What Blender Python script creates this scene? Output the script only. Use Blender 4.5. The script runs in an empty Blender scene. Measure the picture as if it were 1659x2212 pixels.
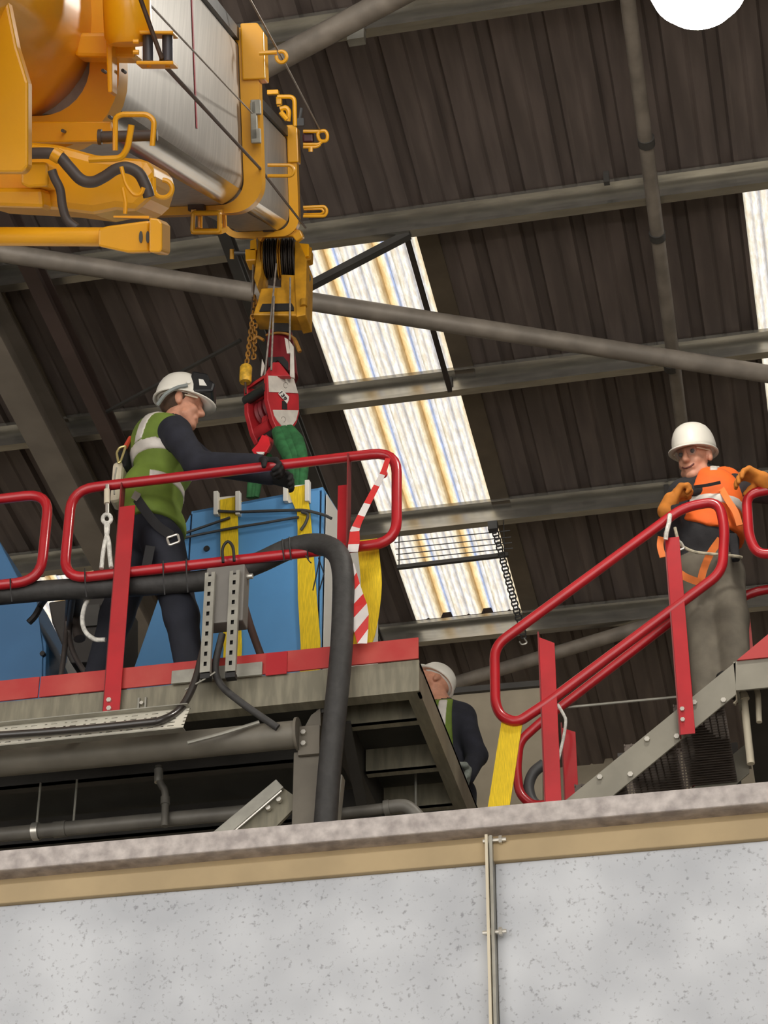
import bpy, math, random
import numpy as np
from mathutils import Vector, Matrix
random.seed(4)
S = bpy.context.scene
COL = S.collection
# ------------------------------------------------------------------ camera
F = 4900.0; TH = math.radians(33.5); RO = math.radians(.2); YW = math.radians(12)
c_, s_ = math.cos, math.sin
FW = np.array([-s_(YW)*c_(TH), c_(YW)*c_(TH), s_(TH)])
_rt = np.array([c_(YW), s_(YW), 0.]); _up = np.cross(_rt, FW)
RT = _rt*c_(RO)+_up*s_(RO); UP = -_rt*s_(RO)+_up*c_(RO)
cam = bpy.data.cameras.new('camera'); cam.sensor_fit = 'HORIZONTAL'; cam.sensor_width = 36
cam.lens = F*36/1659; cam.clip_start = .05; cam.clip_end = 500
camo = bpy.data.objects.new('camera', cam); COL.objects.link(camo)
camo.matrix_world = Matrix(((RT[0], UP[0], -FW[0], 0), (RT[1], UP[1], -FW[1], 0), (RT[2], UP[2], -FW[2], 0), (0, 0, 0, 1)))
S.camera = camo
# ------------------------------------------------------------------ sky, sun, exposure
W = bpy.data.worlds.new('sky'); S.world = W; W.use_nodes = True
bg = W.node_tree.nodes['Background']; bg.inputs[0].default_value = (1.0, .97, .93, 1); bg.inputs[1].default_value = 1.7
sun = bpy.data.lights.new('sun', 'SUN'); sun.energy = .8; sun.angle = math.radians(12); sun.color = (1, .95, .86)
suno = bpy.data.objects.new('sun', sun); COL.objects.link(suno); suno.rotation_euler = (math.radians(-28), math.radians(8), 0)
vs = S.view_settings; vs.view_transform = 'Standard'; vs.look = 'None'; vs.gamma = 1; vs.use_curve_mapping = False
vs.exposure = 0.68
GZ = -2.4          # ground level under the eye

# ------------------------------------------------------------------ pixel -> place helpers
def ray(px, py): return FW + RT*(px-829.5)/F - UP*(py-1106)/F
def PY(px, py, Y): d = ray(px, py); return d*Y/d[1]
def PZ(px, py, Z): d = ray(px, py); return d*Z/d[2]
def PX(px, py, X): d = ray(px, py); return d*X/d[0]
SL = math.tan(math.radians(4)); Z0 = 10.5
def PR(px, py, off=0): d = ray(px, py); return d*(Z0-off)/(d[2]+SL*d[1])
def roofz(Y): return Z0-SL*Y
BU = ray(1068, 771); BU = BU/np.linalg.norm(BU)
BR = np.cross(BU, [0, 0, 1]); BR = BR/np.linalg.norm(BR); BW = np.cross(BR, BU)
def BP(px, py, s): d = ray(px, py); return d*s/(d@BU)
def BL(r, w, s): return BU*s+BR*r+BW*w

# ------------------------------------------------------------------ materials
def lin(h):
    h = h.lstrip('#'); v = [int(h[i:i+2], 16)/255 for i in (0, 2, 4)]
    return tuple(x/12.92 if x <= .04045 else ((x+.055)/1.055)**2.4 for x in v)
MATS = {}
def M(name, col, rough=.55, metal=0., var=.12, scale=6., stretch=(1, 1, 1), bump=0., col2=None, lo=.4, hi=.65, detail=5, coat=0.):
    if name in MATS: return MATS[name]
    if isinstance(col, str): col = lin(col)
    m = bpy.data.materials.new(name); m.use_nodes = True; nt = m.node_tree; b = nt.nodes['Principled BSDF']
    b.inputs['Roughness'].default_value = rough; b.inputs['Metallic'].default_value = metal
    b.inputs['Coat Weight'].default_value = coat; b.inputs['Coat Roughness'].default_value = .1
    tc = nt.nodes.new('ShaderNodeTexCoord'); mp = nt.nodes.new('ShaderNodeMapping'); mp.inputs['Scale'].default_value = stretch
    nt.links.new(tc.outputs['Object'], mp.inputs[0])
    nz = nt.nodes.new('ShaderNodeTexNoise'); nz.inputs['Scale'].default_value = scale; nz.inputs['Detail'].default_value = detail
    nt.links.new(mp.outputs[0], nz.inputs['Vector'])
    rp = nt.nodes.new('ShaderNodeValToRGB'); e = rp.color_ramp.elements
    e[0].position = lo; e[1].position = hi
    if col2 is None:
        e[0].color = (*[x*(1-var) for x in col], 1); e[1].color = (*[min(1, x*(1+var)) for x in col], 1)
    else:
        if isinstance(col2, str): col2 = lin(col2)
        e[0].color = (*col, 1); e[1].color = (*col2, 1)
    nt.links.new(nz.outputs[0], rp.inputs[0]); nt.links.new(rp.outputs[0], b.inputs['Base Color'])
    if bump:
        bp = nt.nodes.new('ShaderNodeBump'); bp.inputs['Strength'].default_value = bump; bp.inputs['Distance'].default_value = .01
        nt.links.new(nz.outputs[0], bp.inputs['Height']); nt.links.new(bp.outputs[0], b.inputs['Normal'])
    MATS[name] = m; return m
YEL = M('boom_yellow', '#F2AC16', .32, 0, .06, 3, coat=.3)
YEL2 = M('boom_yellow_worn', '#C08A20', .5, 0, .25, 9)
SILV = M('boom_aluminium', '#ADA79F', .42, .25, .10, 5, (6, 6, .6))
CHROME = M('polished_steel', '#C9C6C0', .16, .95, .06, 3)
RED = M('rail_red', '#B81F28', .30, 0, .10, 5, coat=.3)
RED2 = M('toe_board_red', '#B5302E', .5, 0, .22, 4, (1, 1, 1), col2='#C4564A', lo=.42, hi=.75)
BLUE = M('canopy_blue', '#5F9CD2', .38, 0, .06, 2)
GALV = M('galvanised', '#A09D92', .45, .35, .12, 12)
PURL = M('purlin_galvanised', '#B4B0A6', .27, .88, .12, 4, (1, 6, 6))
BEAM = M('beam_grey_olive', '#857F6C', .6, 0, .18, 5, (6, 1, 1))
DARKST = M('dark_painted_steel', '#45423E', .6, 0, .15, 4)
TUBE = M('brace_tube_grey', '#8A8074', .5, .1, .18, 6)
STRAP = M('strap_yellow', '#F0CB20', .75, 0, .16, 30, (12, 12, .6))
GREEN = M('sling_green', '#2F6A3C', .85, 0, .25, 20)
BLACK = M('black_rubber', '#232120', .55, 0, .15, 10)
HOSE = M('hose_grey_black', '#3C3A38', .62, 0, .15, 30, bump=.3)
DGREY = M('dark_grey_plastic', '#4A4A4A', .5, 0, .12, 8)
WHITE = M('white_paint', '#E6E3DA', .4, 0, .04, 5)
CREAM = M('cream_metal', '#D8CDB4', .5, 0, .05, 5)
ROPE = M('wire_rope', '#5A4A40', .5, .4, .2, 40)
ROPEL = M('wire_rope_bright', '#A39A90', .45, .5, .2, 40)
STEEL = M('zinc_bolt', '#D2CEC4', .3, .7, .08, 8)
HOOKRED = M('hook_red', '#B92A30', .45, 0, .14, 10)
HOOKDK = M('hook_dark_red', '#7A1A22', .5, 0, .15, 8)
BONE = M('rope_white', '#DAD7CE', .8, 0, .2, 60)

# ------------------------------------------------------------------ objects
ORG = {}
def setp(o, label=None, cat=None, group=None, kind=None):
    if label: o['label'] = label
    if cat: o['category'] = cat
    if group: o['group'] = group
    if kind: o['kind'] = kind
    return o
def thing(name, loc, label=None, cat=None, group=None, kind=None, parent=None):
    o = bpy.data.objects.new(name, None); COL.objects.link(o); o.empty_display_size = .1
    loc = Vector([float(v) for v in loc]); o.location = loc; ORG[o] = loc
    return setp(o, label, cat, group, kind)
class MB:
    def __init__(s): s.v = []; s.f = []; s.mi = []; s.cur = 0
    def add(s, vs, fs):
        n = len(s.v); s.v += [tuple(float(a) for a in x) for x in vs]
        for f in fs: s.f.append(tuple(n+i for i in f)); s.mi.append(s.cur)
        return s
    def hexa(s, p):   # p 8 corners: bottom 4 ring, top 4 ring
        return s.add(p, [(3, 2, 1, 0), (4, 5, 6, 7), (0, 1, 5, 4), (1, 2, 6, 5), (2, 3, 7, 6), (3, 0, 4, 7)])
    def box(s, a, b):
        x0, y0, z0 = a; x1, y1, z1 = b
        return s.hexa([(x0, y0, z0), (x1, y0, z0), (x1, y1, z0), (x0, y1, z0), (x0, y0, z1), (x1, y0, z1), (x1, y1, z1), (x0, y1, z1)])
    def obox(s, c, ax, h):
        c = np.array(c); A = [np.array(a)*k for a, k in zip(ax, h)]
        P = [c+sx*A[0]+sy*A[1]+sz*A[2] for sz in (-1, 1) for sx, sy in ((-1, -1), (1, -1), (1, 1), (-1, 1))]
        return s.hexa(P)
    def bar(s, a, b, w, h, up=(0, 0, 1)):    # rectangular bar from a to b, w across, h along up
        a = np.array(a, float); b = np.array(b, float); d = b-a; L = np.linalg.norm(d); d = d/L
        sd = np.cross(d, up)
        if np.linalg.norm(sd) < 1e-4: sd = np.cross(d, (1, 0, 0))
        sd = sd/np.linalg.norm(sd); u2 = np.cross(sd, d)
        return s.obox((a+b)/2, (sd, u2, d), (w/2, h/2, L/2))
    def prism(s, poly, ext):
        ext = np.array(ext, float); n = len(poly); P = [np.array(p, float) for p in poly]
        P2 = [p+ext for p in P]
        # orientation
        nrm = np.zeros(3)
        for i in range(n): nrm += np.cross(P[i], P[(i+1) % n])
        fl = nrm@ext > 0
        fs = [tuple(range(n))[::-1] if fl else tuple(range(n)), tuple(range(n, 2*n)) if fl else tuple(range(n, 2*n))[::-1]]
        for i in range(n):
            j = (i+1) % n; q = (i, j, n+j, n+i); fs.append(q if fl else q[::-1])
        return s.add(P+P2, fs)
    def tube(s, pts, r, n=12, closed=False, fillet=0., caps=True, rad=None):
        P = [np.array(p, float) for p in pts]
        if fillet: P = filletp(P, fillet, closed)
        m = len(P); T = []
        for i in range(m):
            a = P[i-1] if (i > 0 or closed) else P[i]; b = P[(i+1) % m] if (i < m-1 or closed) else P[i]
            t = b-a; T.append(t/(np.linalg.norm(t)+1e-12))
        x = np.cross(T[0], (0, 0, 1))
        if np.linalg.norm(x) < .1: x = np.cross(T[0], (1, 0, 0))
        x /= np.linalg.norm(x); V = []
        for i in range(m):
            x = x-T[i]*(x@T[i]); x /= np.linalg.norm(x); y = np.cross(T[i], x)
            rr = r if rad is None else rad[i]
            for k in range(n):
                a = 2*math.pi*k/n; V.append(P[i]+rr*(math.cos(a)*x+math.sin(a)*y))
        fs = []
        for i in range(m if closed else m-1):
            j = (i+1) % m
            for k in range(n):
                l = (k+1) % n; fs.append((i*n+k, i*n+l, j*n+l, j*n+k))
        if not closed and caps: fs += [tuple(range(n))[::-1], tuple(range((m-1)*n, m*n))]
        return s.add(V, fs)
    def lathe(s, c, ax, prof, n=24, xr=None):   # prof list of (radius, height along ax)
        ax = np.array(ax, float); ax /= np.linalg.norm(ax)
        x = np.cross(ax, (0, 0, 1)) if xr is None else np.array(xr, float)
        if np.linalg.norm(x) < .1: x = np.cross(ax, (1, 0, 0))
        x -= ax*(x@ax); x /= np.linalg.norm(x); y = np.cross(ax, x); c = np.array(c); V = []
        for r, h in prof:
            for k in range(n):
                a = 2*math.pi*k/n; V.append(c+ax*h+r*(math.cos(a)*x+math.sin(a)*y))
        fs = []; m = len(prof)
        for i in range(m-1):
            for k in range(n):
                l = (k+1) % n; fs.append((i*n+k, i*n+l, (i+1)*n+l, (i+1)*n+k))
        fs += [tuple(range(n))[::-1], tuple(range((m-1)*n, m*n))]
        return s.add(V, fs)
    def loft(s, rings, caps=True):
        n = len(rings[0]); V = [p for r in rings for p in r]; fs = []
        for i in range(len(rings)-1):
            for k in range(n):
                l = (k+1) % n; fs.append((i*n+k, i*n+l, (i+1)*n+l, (i+1)*n+k))
        if caps: fs += [tuple(range(n))[::-1], tuple(range((len(rings)-1)*n, len(rings)*n))]
        return s.add(V, fs)
    def ribbon(s, pts, wid, th):      # flat strap through pts; wid = list of half-width vectors
        n = len(pts); rings = []
        P = [np.array(p, float) for p in pts]
        for i in range(n):
            t = P[min(i+1, n-1)]-P[max(i-1, 0)]; w = np.array(wid[i] if isinstance(wid, list) else wid, float)
            nn = np.cross(t, w); nn = nn/(np.linalg.norm(nn)+1e-9)*th/2
            rings.append([P[i]-w-nn, P[i]+w-nn, P[i]+w+nn, P[i]-w+nn])
        return s.loft(rings)
    def build(s, name, mat, parent=None, smooth=False, label=None, cat=None, group=None, kind=None, bevel=0., solid=0., auto=True):
        o_ = Vector((0, 0, 0))
        if parent is not None: o_ = ORG[parent]
        me = bpy.data.meshes.new(name)
        ov = np.array(s.v)-np.array(o_)
        loc = Vector((0, 0, 0))
        if parent is None:
            mn = ov.min(0); mx = ov.max(0); loc = Vector(((mn[0]+mx[0])/2, (mn[1]+mx[1])/2, mn[2])); ov = ov-np.array(loc)
        me.from_pydata(ov.tolist(), [], s.f); me.update()
        mats = mat if isinstance(mat, (list, tuple)) else [mat]
        for m in mats: me.materials.append(m)
        if len(mats) > 1: me.polygons.foreach_set('material_index', s.mi)
        o = bpy.data.objects.new(name, me); COL.objects.link(o)
        if parent is not None: o.parent = parent; ORG[o] = o_
        else: o.location = loc; ORG[o] = loc
        if smooth:
            me.shade_smooth()
            if auto:
                try: me.set_sharp_from_angle(angle=math.radians(40))
                except Exception: pass
        if solid:
            md = o.modifiers.new('solid', 'SOLIDIFY'); md.thickness = solid; md.offset = 0
        if bevel:
            md = o.modifiers.new('bevel', 'BEVEL'); md.width = bevel; md.segments = 2; md.limit_method = 'ANGLE'; md.angle_limit = math.radians(40)
        return setp(o, label, cat, group, kind)
def filletp(P, r, closed):
    n = len(P); out = []
    for i in range(n):
        if not closed and i in (0, n-1): out.append(P[i]); continue
        a, b, c = P[i-1], P[i], P[(i+1) % n]
        da = a-b; dc = c-b; la = np.linalg.norm(da); lc = np.linalg.norm(dc)
        q = min(r, la*.48, lc*.48); p0 = b+da/la*q; p1 = b+dc/lc*q
        for k in range(7):
            t = k/6; out.append((1-t)**2*p0+2*t*(1-t)*b+t*t*p1)
    return out
def smoothp(pts, sub=6):     # Catmull-Rom through points
    P = [np.array(p, float) for p in pts]; P = [2*P[0]-P[1]]+P+[2*P[-1]-P[-2]]; out = []
    for i in range(1, len(P)-2):
        for k in range(sub):
            t = k/sub; a, b, c, d = P[i-1:i+3]
            out.append(.5*((2*b)+(c-a)*t+(2*a-5*b+4*c-d)*t*t+(-a+3*b-3*c+d)*t**3))
    out.append(P[-2]); return out
def copyo(o, parent, loc=None):
    c = o.copy(); COL.objects.link(c)
    if parent is not None: c.parent = parent
    ORG[c] = ORG[o]
    if loc is not None: c.location = loc
    return c
XA = np.array([1., 0, 0]); YA = np.array([0, 1., 0]); ZA = np.array([0, 0, 1.])
def ypoly(mb, pts, Y, dY): return mb.prism([PY(x, y, Y) for x, y in pts], (0, dY, 0))
def bpoly(mb, pts, s, ds): return mb.prism([BP(x, y, s) for x, y in pts], BU*ds)
def ydiv(px, py, Y0): return PY(px, py, Y0)
# ================================================================== SETTING
floor = MB().box((-18, -9, GZ-.2), (14, 20, GZ)).build('floor', M('floor_concrete', '#BDB8AF', .8, 0, .12, 2), kind='structure', label='grey concrete hall floor', )
WALLB = 18.0
MW_D = M('wall_cladding_dark', '#4A443E', .7, 0, .12, 3, (6, 1, .5))
MW_B = M('wall_beige_lower', '#A69A84', .75, 0, .1, 3)
wb = thing('wall_back', (-2, WALLB, GZ), 'back wall with beige lower part under dark cladding', kind='structure')
zt = PY(1000, 1500, WALLB)[2]
MB().box((-16, WALLB, GZ), (12, WALLB+.2, zt)).build('lower_wall', MW_B, wb)
MB().box((-16, WALLB-.03, zt-.0), (12, WALLB+.2, roofz(WALLB)+.1)).build('upper_cladding', MW_D, wb)
MB().box((-16, WALLB-.08, zt-.06), (12, WALLB, zt+.02)).build('ledge', DARKST, wb)
MB().box((-16.2, -8, GZ), (-16, WALLB+.2, Z0+.8)).build('wall_left', MW_D, kind='structure', label='dark clad side wall of the hall')
MB().box((12, -8, GZ), (12.2, WALLB+.2, Z0+.8)).build('wall_right', MW_D, kind='structure', label='dark clad far side wall of the hall')

# ---- roof sheets
def sheet_profile(x0, n=3, per=.3317):
    out = []
    for i in range(n):
        b = x0+i*per
        for dx, dz in ((0, 0), (.085, 0), (.100, .012), (.118, 0), (.205, 0), (.222, .045), (.286, .045), (.303, 0)):
            out.append((b+dx, dz))
    out.append((x0+n*per, 0)); return out
def roof_sheet(x0, ya, yb):
    pr = sheet_profile(x0); mb = MB(); V = []
    for y in (ya, yb):
        for x, dz in pr: V.append((x, y, roofz(y)+dz))
    n = len(pr); mb.add(V, [(i, i+1, n+i+1, n+i) for i in range(n-1)]); return mb
ceiling = thing('ceiling', (-2, 9, roofz(9)), 'dark profiled steel roof with purlins and translucent strips', kind='structure')
ROOF = M('roof_sheet_brown', '#6B5F58', .6, 0, .18, 2.2, (5, .6, 1))
CW = .995; SX = -3.03
SKY = bpy.data.materials.new('translucent_sheet'); SKY.use_nodes = True
nt = SKY.node_tree; nt.nodes.clear(); N = nt.nodes.new
tc = N('ShaderNodeTexCoord'); sx = N('ShaderNodeSeparateXYZ'); nt.links.new(tc.outputs['Generated'], sx.inputs[0])
def math_(op, a, b=None):
    n = N('ShaderNodeMath'); n.operation = op
    for i, q in enumerate((a, b)):
        if q is None: continue
        if isinstance(q, (int, float)): n.inputs[i].default_value = q
        else: nt.links.new(q, n.inputs[i])
    return n.outputs[0]
fr = math_('FRACT', math_('MULTIPLY', sx.outputs[0], 3.0))
nz = N('ShaderNodeTexNoise'); nz.inputs['Scale'].default_value = 5; nz.inputs['Detail'].default_value = 9; nz.inputs['Roughness'].default_value = .7; mpg = N('ShaderNodeMapping'); mpg.inputs['Scale'].default_value = (9, 1.6, 1); nt.links.new(tc.outputs['Object'], mpg.inputs[0]); nt.links.new(mpg.outputs[0], nz.inputs['Vector'])
r1 = N('ShaderNodeValToRGB'); nt.links.new(fr, r1.inputs[0]); r1.color_ramp.interpolation = 'LINEAR'
els = [(0, '#989890'), (.05, '#C4C1BA'), (.11, '#B4B4B4'), (.15, '#9C9EA4'), (.19, '#C6C4C0'), (.27, '#B8B8BA'), (.31, '#8E929C'), (.36, '#C8C6C2'), (.44, '#BCBCBC'), (.48, '#9A9CA2'), (.53, '#C8C4BA'), (.60, '#BDB29A'), (.66, '#A08458'), (.73, '#C0AC86'), (.80, '#C4BEB2'), (.85, '#7C8CB0'), (.90, '#94A2C0'), (.95, '#C0C2C8')]  # grey lines paint in rib shading; rust and blue are the sheet's own
cr = r1.color_ramp.elements
while len(cr) > 1: cr.remove(cr[-1])
cr[0].position = els[0][0]; cr[0].color = (*lin(els[0][1]), 1)
for p, h in els[1:]:
    e = cr.new(p); e.color = (*lin(h), 1)
r2 = N('ShaderNodeValToRGB'); r2.color_ramp.elements[0].position = .42; r2.color_ramp.elements[1].position = .62
r2.color_ramp.elements[0].color = (.78, .72, .62, 1); r2.color_ramp.elements[1].color = (1, 1, 1, 1); nt.links.new(nz.outputs[0], r2.inputs[0])
mx = N('ShaderNodeMix'); mx.data_type = 'RGBA'; mx.blend_type = 'MULTIPLY'; mx.inputs[0].default_value = 1
nt.links.new(r1.outputs[0], mx.inputs[6]); nt.links.new(r2.outputs[0], mx.inputs[7])
tr = N('ShaderNodeBsdfTranslucent'); df = N('ShaderNodeBsdfDiffuse'); ms = N('ShaderNodeMixShader'); ms.inputs[0].default_value = .18
nt.links.new(mx.outputs[2], tr.inputs[0]); nt.links.new(mx.outputs[2], df.inputs[0])
nt.links.new(tr.outputs[0], ms.inputs[1]); nt.links.new(df.outputs[0], ms.inputs[2])
om = N('ShaderNodeOutputMaterial'); nt.links.new(ms.outputs[0], om.inputs[0])
base = {}
def placed(key, ya, yb, k, mat, nm, lab=None):
    if key not in base:
        o = roof_sheet(SX, ya, yb).build(nm, mat, ceiling); base[key] = o
        o.location.x += k*CW; ob = o
    else:
        ob = copyo(base[key], ceiling); ob.location.x = k*CW
    if lab: ob['label'] = lab
    return ob
for k in range(-13, 15):
    if k in (-3, 0, 3, -6, 6):
        y0s = 14.4 if k == -3 else 11.05
        placed('n0', -8, -6, k, ROOF, 'roof_sheet'); placed('n1', -6, 7.4, k, SKY, 'skylight_sheet'); placed(('a', y0s), 7.4, y0s, k, ROOF, 'roof_sheet'); placed(('s', y0s), y0s, 15.52, k, SKY, 'skylight_sheet', 'translucent corrugated roof sheet with rusty ribs')  # skylight strips over and behind the eye are unseen, added to brighten the hall
        placed('c', 15.52, WALLB+.3, k, ROOF, 'roof_sheet')
    else: placed('full', -8, WALLB+.3, k, ROOF, 'roof_sheet')
# flashing strip right of each skylight
for k in (-3, 0, 3):
    x = SX+(k+1)*CW-.13; fl = MB()
    fl.hexa([(x, 11.05, roofz(11.05)-.02), (x+.14, 11.05, roofz(11.05)-.02), (x+.14, 15.6, roofz(15.6)-.02), (x, 15.6, roofz(15.6)-.02),
             (x, 11.05, roofz(11.05)), (x+.14, 11.05, roofz(11.05)), (x+.14, 15.6, roofz(15.6)), (x, 15.6, roofz(15.6))])
    fl.build('edge_flashing', M('flashing', '#6E6252', .5, .2, .1, 5), ceiling)
# ---- purlins: C sections along X
def c_section(x0, x1, Y, ztop, h=.2, b=.065, t=.006, lip=.02):
    mb = MB(); o = .004
    mb.box((x0, Y, ztop-h), (x1, Y+t, ztop))                       # web (faces the eye)
    mb.box((x0, Y-b, ztop-t), (x1, Y, ztop))                        # top flange towards the eye
    mb.box((x0, Y-b, ztop-h), (x1, Y, ztop-h+t))                    # bottom flange
    mb.box((x0, Y-b, ztop-h+t), (x1, Y-b+t, ztop-h+t+lip))
    mb.box((x0, Y-b, ztop-t-lip), (x1, Y-b+t, ztop-t))
    return mb
for Y in (4.4, 6.1, 7.7, 9.304, 10.977, 12.576, 14.102, 15.58):
    c_section(-15.9, 11.9, Y, roofz(Y)-.005).build('purlin', PURL, ceiling, label='galvanised steel purlin')
# ---- rafters
def ibeam(x, w, d, ya, yb, off, t=.02):
    mb = MB()
    def slab(xa, xb, za, zb):
        mb.hexa([(xa, ya, roofz(ya)-zb), (xb, ya, roofz(ya)-zb), (xb, yb, roofz(yb)-zb), (xa, yb, roofz(yb)-zb),
                 (xa, ya, roofz(ya)-za), (xb, ya, roofz(ya)-za), (xb, yb, roofz(yb)-za), (xa, yb, roofz(yb)-za)])
    slab(x-w/2, x+w/2, off, off+t); slab(x-w/2, x+w/2, off+d-t, off+d); slab(x-.008, x+.008, off+t, off+d-t); return mb
RAFT = M('rafter_grey', '#8A8074', .6, 0, .12, 3)
ibeam(-5.04, .20, .30, -8, WALLB, .21).build('rafter', RAFT, ceiling, label='grey steel I beam rafter')
ibeam(1.6, .20, .30, -8, WALLB, .21).build('rafter', RAFT, ceiling)
ibeam(-4.62, .10, .16, 6, WALLB, .21).build('rafter_brace', M('rafter_dark', '#5A4A44', .6, 0, .12, 3), ceiling)
ibeam(-3.31, .07, .10, 9.3, WALLB, .22).build('sag_angle', DARKST, ceiling)
# ---- brace tubes
def rtube(name, a, b, r, offa, offb, mat=TUBE, lab=None):
    return MB().tube([PR(*a, offa), PR(*b, offb)], r, 16).build(name, mat, ceiling, True, label=lab)
pa = PR(0, 545, .55); pb = PR(1659, 808, .55); d = pb-pa
MB().tube([pa-d*.6, pb+d*.4], .062, 18).build('brace_tube', TUBE, ceiling, True, label='long grey steel brace tube crossing under the roof')
pa = PR(560, 150, .45); pb = PR(850, -5, .45); d = pb-pa
MB().tube([pa-d*.25, pb+d*1.2], .070, 18).build('brace_tube', TUBE, ceiling, True)
a1, a2, a3 = PR(1352, -30, .32), PR(1402, 430, .32), PR(1478, 960, .32)
MB().tube([a1+(a1-a3)*.3, a3], .045, 14).build('tie_tube', TUBE, ceiling, True, label='grey tie tube running up the roof')
for q in ((1396, 305), (1420, 508), (1450, 790)):
    p = PR(*q, .32); e = (a3-a1)/np.linalg.norm(a3-a1)
    MB().tube([p-e*.03, p+e*.03], .052, 14).build('tube_collar', DARKST, ceiling, True)
pa = PR(960, 1482, .28); pb = PR(1440, 1338, .28)
MB().tube([pa+(pa-pb)*.1, pb+(pb-pa)*.3], .055, 14).build('brace_tube', TUBE, ceiling, True)
MB().bar(PR(650, 628, .5), PR(884, 506, .2), .05, .05).build('brace_angle', DARKST, ceiling)
MB().bar(PR(876, 503, .20), PR(972, 842, .26), .03, .045).build('sag_bar', M('sag_bar_dark', '#3A322E', .6), ceiling)
MB().bar(PR(230, 890, .3), PR(520, 735, .3), .02, .02).build('sag_bar', DARKST, ceiling)
p = PR(770, 75, .24)
MB().obox(p, (XA, YA, ZA), (.05, .03, .06)).build('purlin_cleat', GALV, ceiling)
for q in ((972, 828), (1067, 1140), (1310, 385), (1440, 1060)):
    p = PR(*q, .1); MB().obox(p, (XA, YA, ZA), (.018, .018, .045)).build('purlin_cleat', DARKST, ceiling)

# ---- high bay lamp
LP = BP(1508, -36, 10.6)
lamp = thing('high_bay_lamp', LP, 'glaring round white high bay lamp hanging from the roof', 'lamp')
EM = bpy.data.materials.new('lamp_glow'); EM.use_nodes = True; b = EM.node_tree.nodes['Principled BSDF']
b.inputs['Base Color'].default_value = (1, 1, 1, 1); b.inputs['Emission Color'].default_value = (1, .95, .86, 1); b.inputs['Emission Strength'].default_value = 60
MB().lathe(LP+ZA*.05, -ZA, [(.235, 0), (.232, .05), (.21, .12), (.165, .18), (.10, .215), (.02, .228)], 40).build('diffuser', EM, lamp, True)
MB().lathe(LP+ZA*.05, ZA, [(.25, 0), (.25, .02), (.17, .10), (.10, .16), (.09, .3), (.03, .32)], 32).build('housing', DGREY, lamp, True)
MB().tube([LP+ZA*.3, (LP[0], LP[1], roofz(LP[1]))], .012).build('suspension_rod', GALV, lamp, True)

# ---- cable drag chain and wires across the skylight
ch = thing('hanging_link_chain', PR(1118, 1335, .8), 'black link chain hanging in front of the translucent roof strip', 'chain')
YC = 14.03
ca, cb = PY(1070, 1150, YC), PY(1132, 1378, YC); nl = 30
lk = MB(); dd = (cb-ca)/nl; e = dd/np.linalg.norm(dd); sd = np.cross(e, YA); sd /= np.linalg.norm(sd)
for i in range(nl):
    c = ca+dd*(i+.5); L = np.linalg.norm(dd)
    m = MB(); w = .022 if i % 2 == 0 else .016
    m.tube([c-e*L*.55-sd*w, c-e*L*.55+sd*w, c+e*L*.55+sd*w, c+e*L*.55-sd*w], .006, 6, True, .01)
    m.build('link', BLACK, ch, True)
MB().obox(PY(1065, 1138, YC), (XA, YA, ZA), (.035, .03, .035)).build('anchor_bracket', DGREY, ch)
MB().tube(smoothp([PY(1132, 1378, YC), PY(1138, 1388, YC), PY(1128, 1392, YC), PY(1122, 1386, YC)], 4), .006, 6).build('end_hook', STEEL, ch, True)
for i, (ya, yb) in enumerate(((1172, 1146), (1186, 1160), (1198, 1172), (1210, 1184))):
    MB().tube([PY(852+i*2, ya, 14.08), PY(1102+i*2, yb, 14.08)], .004, 6).build('stretched_wire', DGREY, None, True,
        label=['topmost', 'second', 'third', 'lowest'][i]+' of four thin wires stretched across the translucent roof strip', cat='wire', group='wires across the skylight')
cbar = thing('conduit_bar', PY(978, 1212, 14.1), 'dark horizontal bar crossing the skylight below the thin wires', 'bar')
MB().bar(PY(858, 1226, 14.1), PY(1098, 1198, 14.1), .03, .03).build('bar', DARKST, cbar)
for q in ((862, 1226), (1090, 1199)):
    p = PY(*q, 14.1); MB().tube([p, (p[0], p[1], roofz(14.1)-.2)], .005, 6).build('hanger_rod', DARKST, cbar, True)
# ================================================================== FOREGROUND WHITE PARAPET
YP = 6.6
pzt = PY(0, 1830, YP)[2]; pzb = PY(0, 1872, YP)[2]
wf = thing('parapet_barrier', (-1.3, YP, GZ), 'long white panelled barrier with weathered grey coping in the foreground', 'barrier')
xl, xr = -4.6, 1.4; xj = PY(1063, 1900, YP)[0]
z_c1 = PY(830, 1775, YP)[2]; z_c0 = PY(830, 1819, YP)[2]; z_b1 = PY(830, 1845, YP)[2]; z_b0 = PY(830, 1888, YP)[2]
MB().box((xl, YP-.045, z_c0), (xr, YP+.16, z_c1)).build('coping', M('coping_weathered', '#A59C98', .8, 0, 0, 22, (1, 1, 1), bump=.4, col2='#D2C9C3', lo=.35, hi=.68, detail=9), wf, bevel=.006)
CRB = M('beige_frame', '#B09A74', .6, 0, .08, 4)
MB().box((xl, YP+.03, z_b1-.02), (xr, YP+.12, z_c0)).build('upper_frame_rail', CRB, wf)
MB().box((xl, YP-.026, z_b0), (xr, YP+.11, z_b1)).build('lower_frame_rail', CRB, wf, bevel=.004)
PAN = bpy.data.materials.new('speckled_white_panel'); PAN.use_nodes = True; nt = PAN.node_tree; b = nt.nodes['Principled BSDF']; b.inputs['Roughness'].default_value = .45
N = nt.nodes.new; tc = N('ShaderNodeTexCoord')
n1 = N('ShaderNodeTexNoise'); n1.inputs['Scale'].default_value = 75; n1.inputs['Detail'].default_value = 4; nt.links.new(tc.outputs['Object'], n1.inputs['Vector'])
n2 = N('ShaderNodeTexNoise'); n2.inputs['Scale'].default_value = 3; nt.links.new(tc.outputs['Object'], n2.inputs['Vector'])
ra = N('ShaderNodeValToRGB'); ra.color_ramp.elements[0].position = .27; ra.color_ramp.elements[1].position = .41
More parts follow.
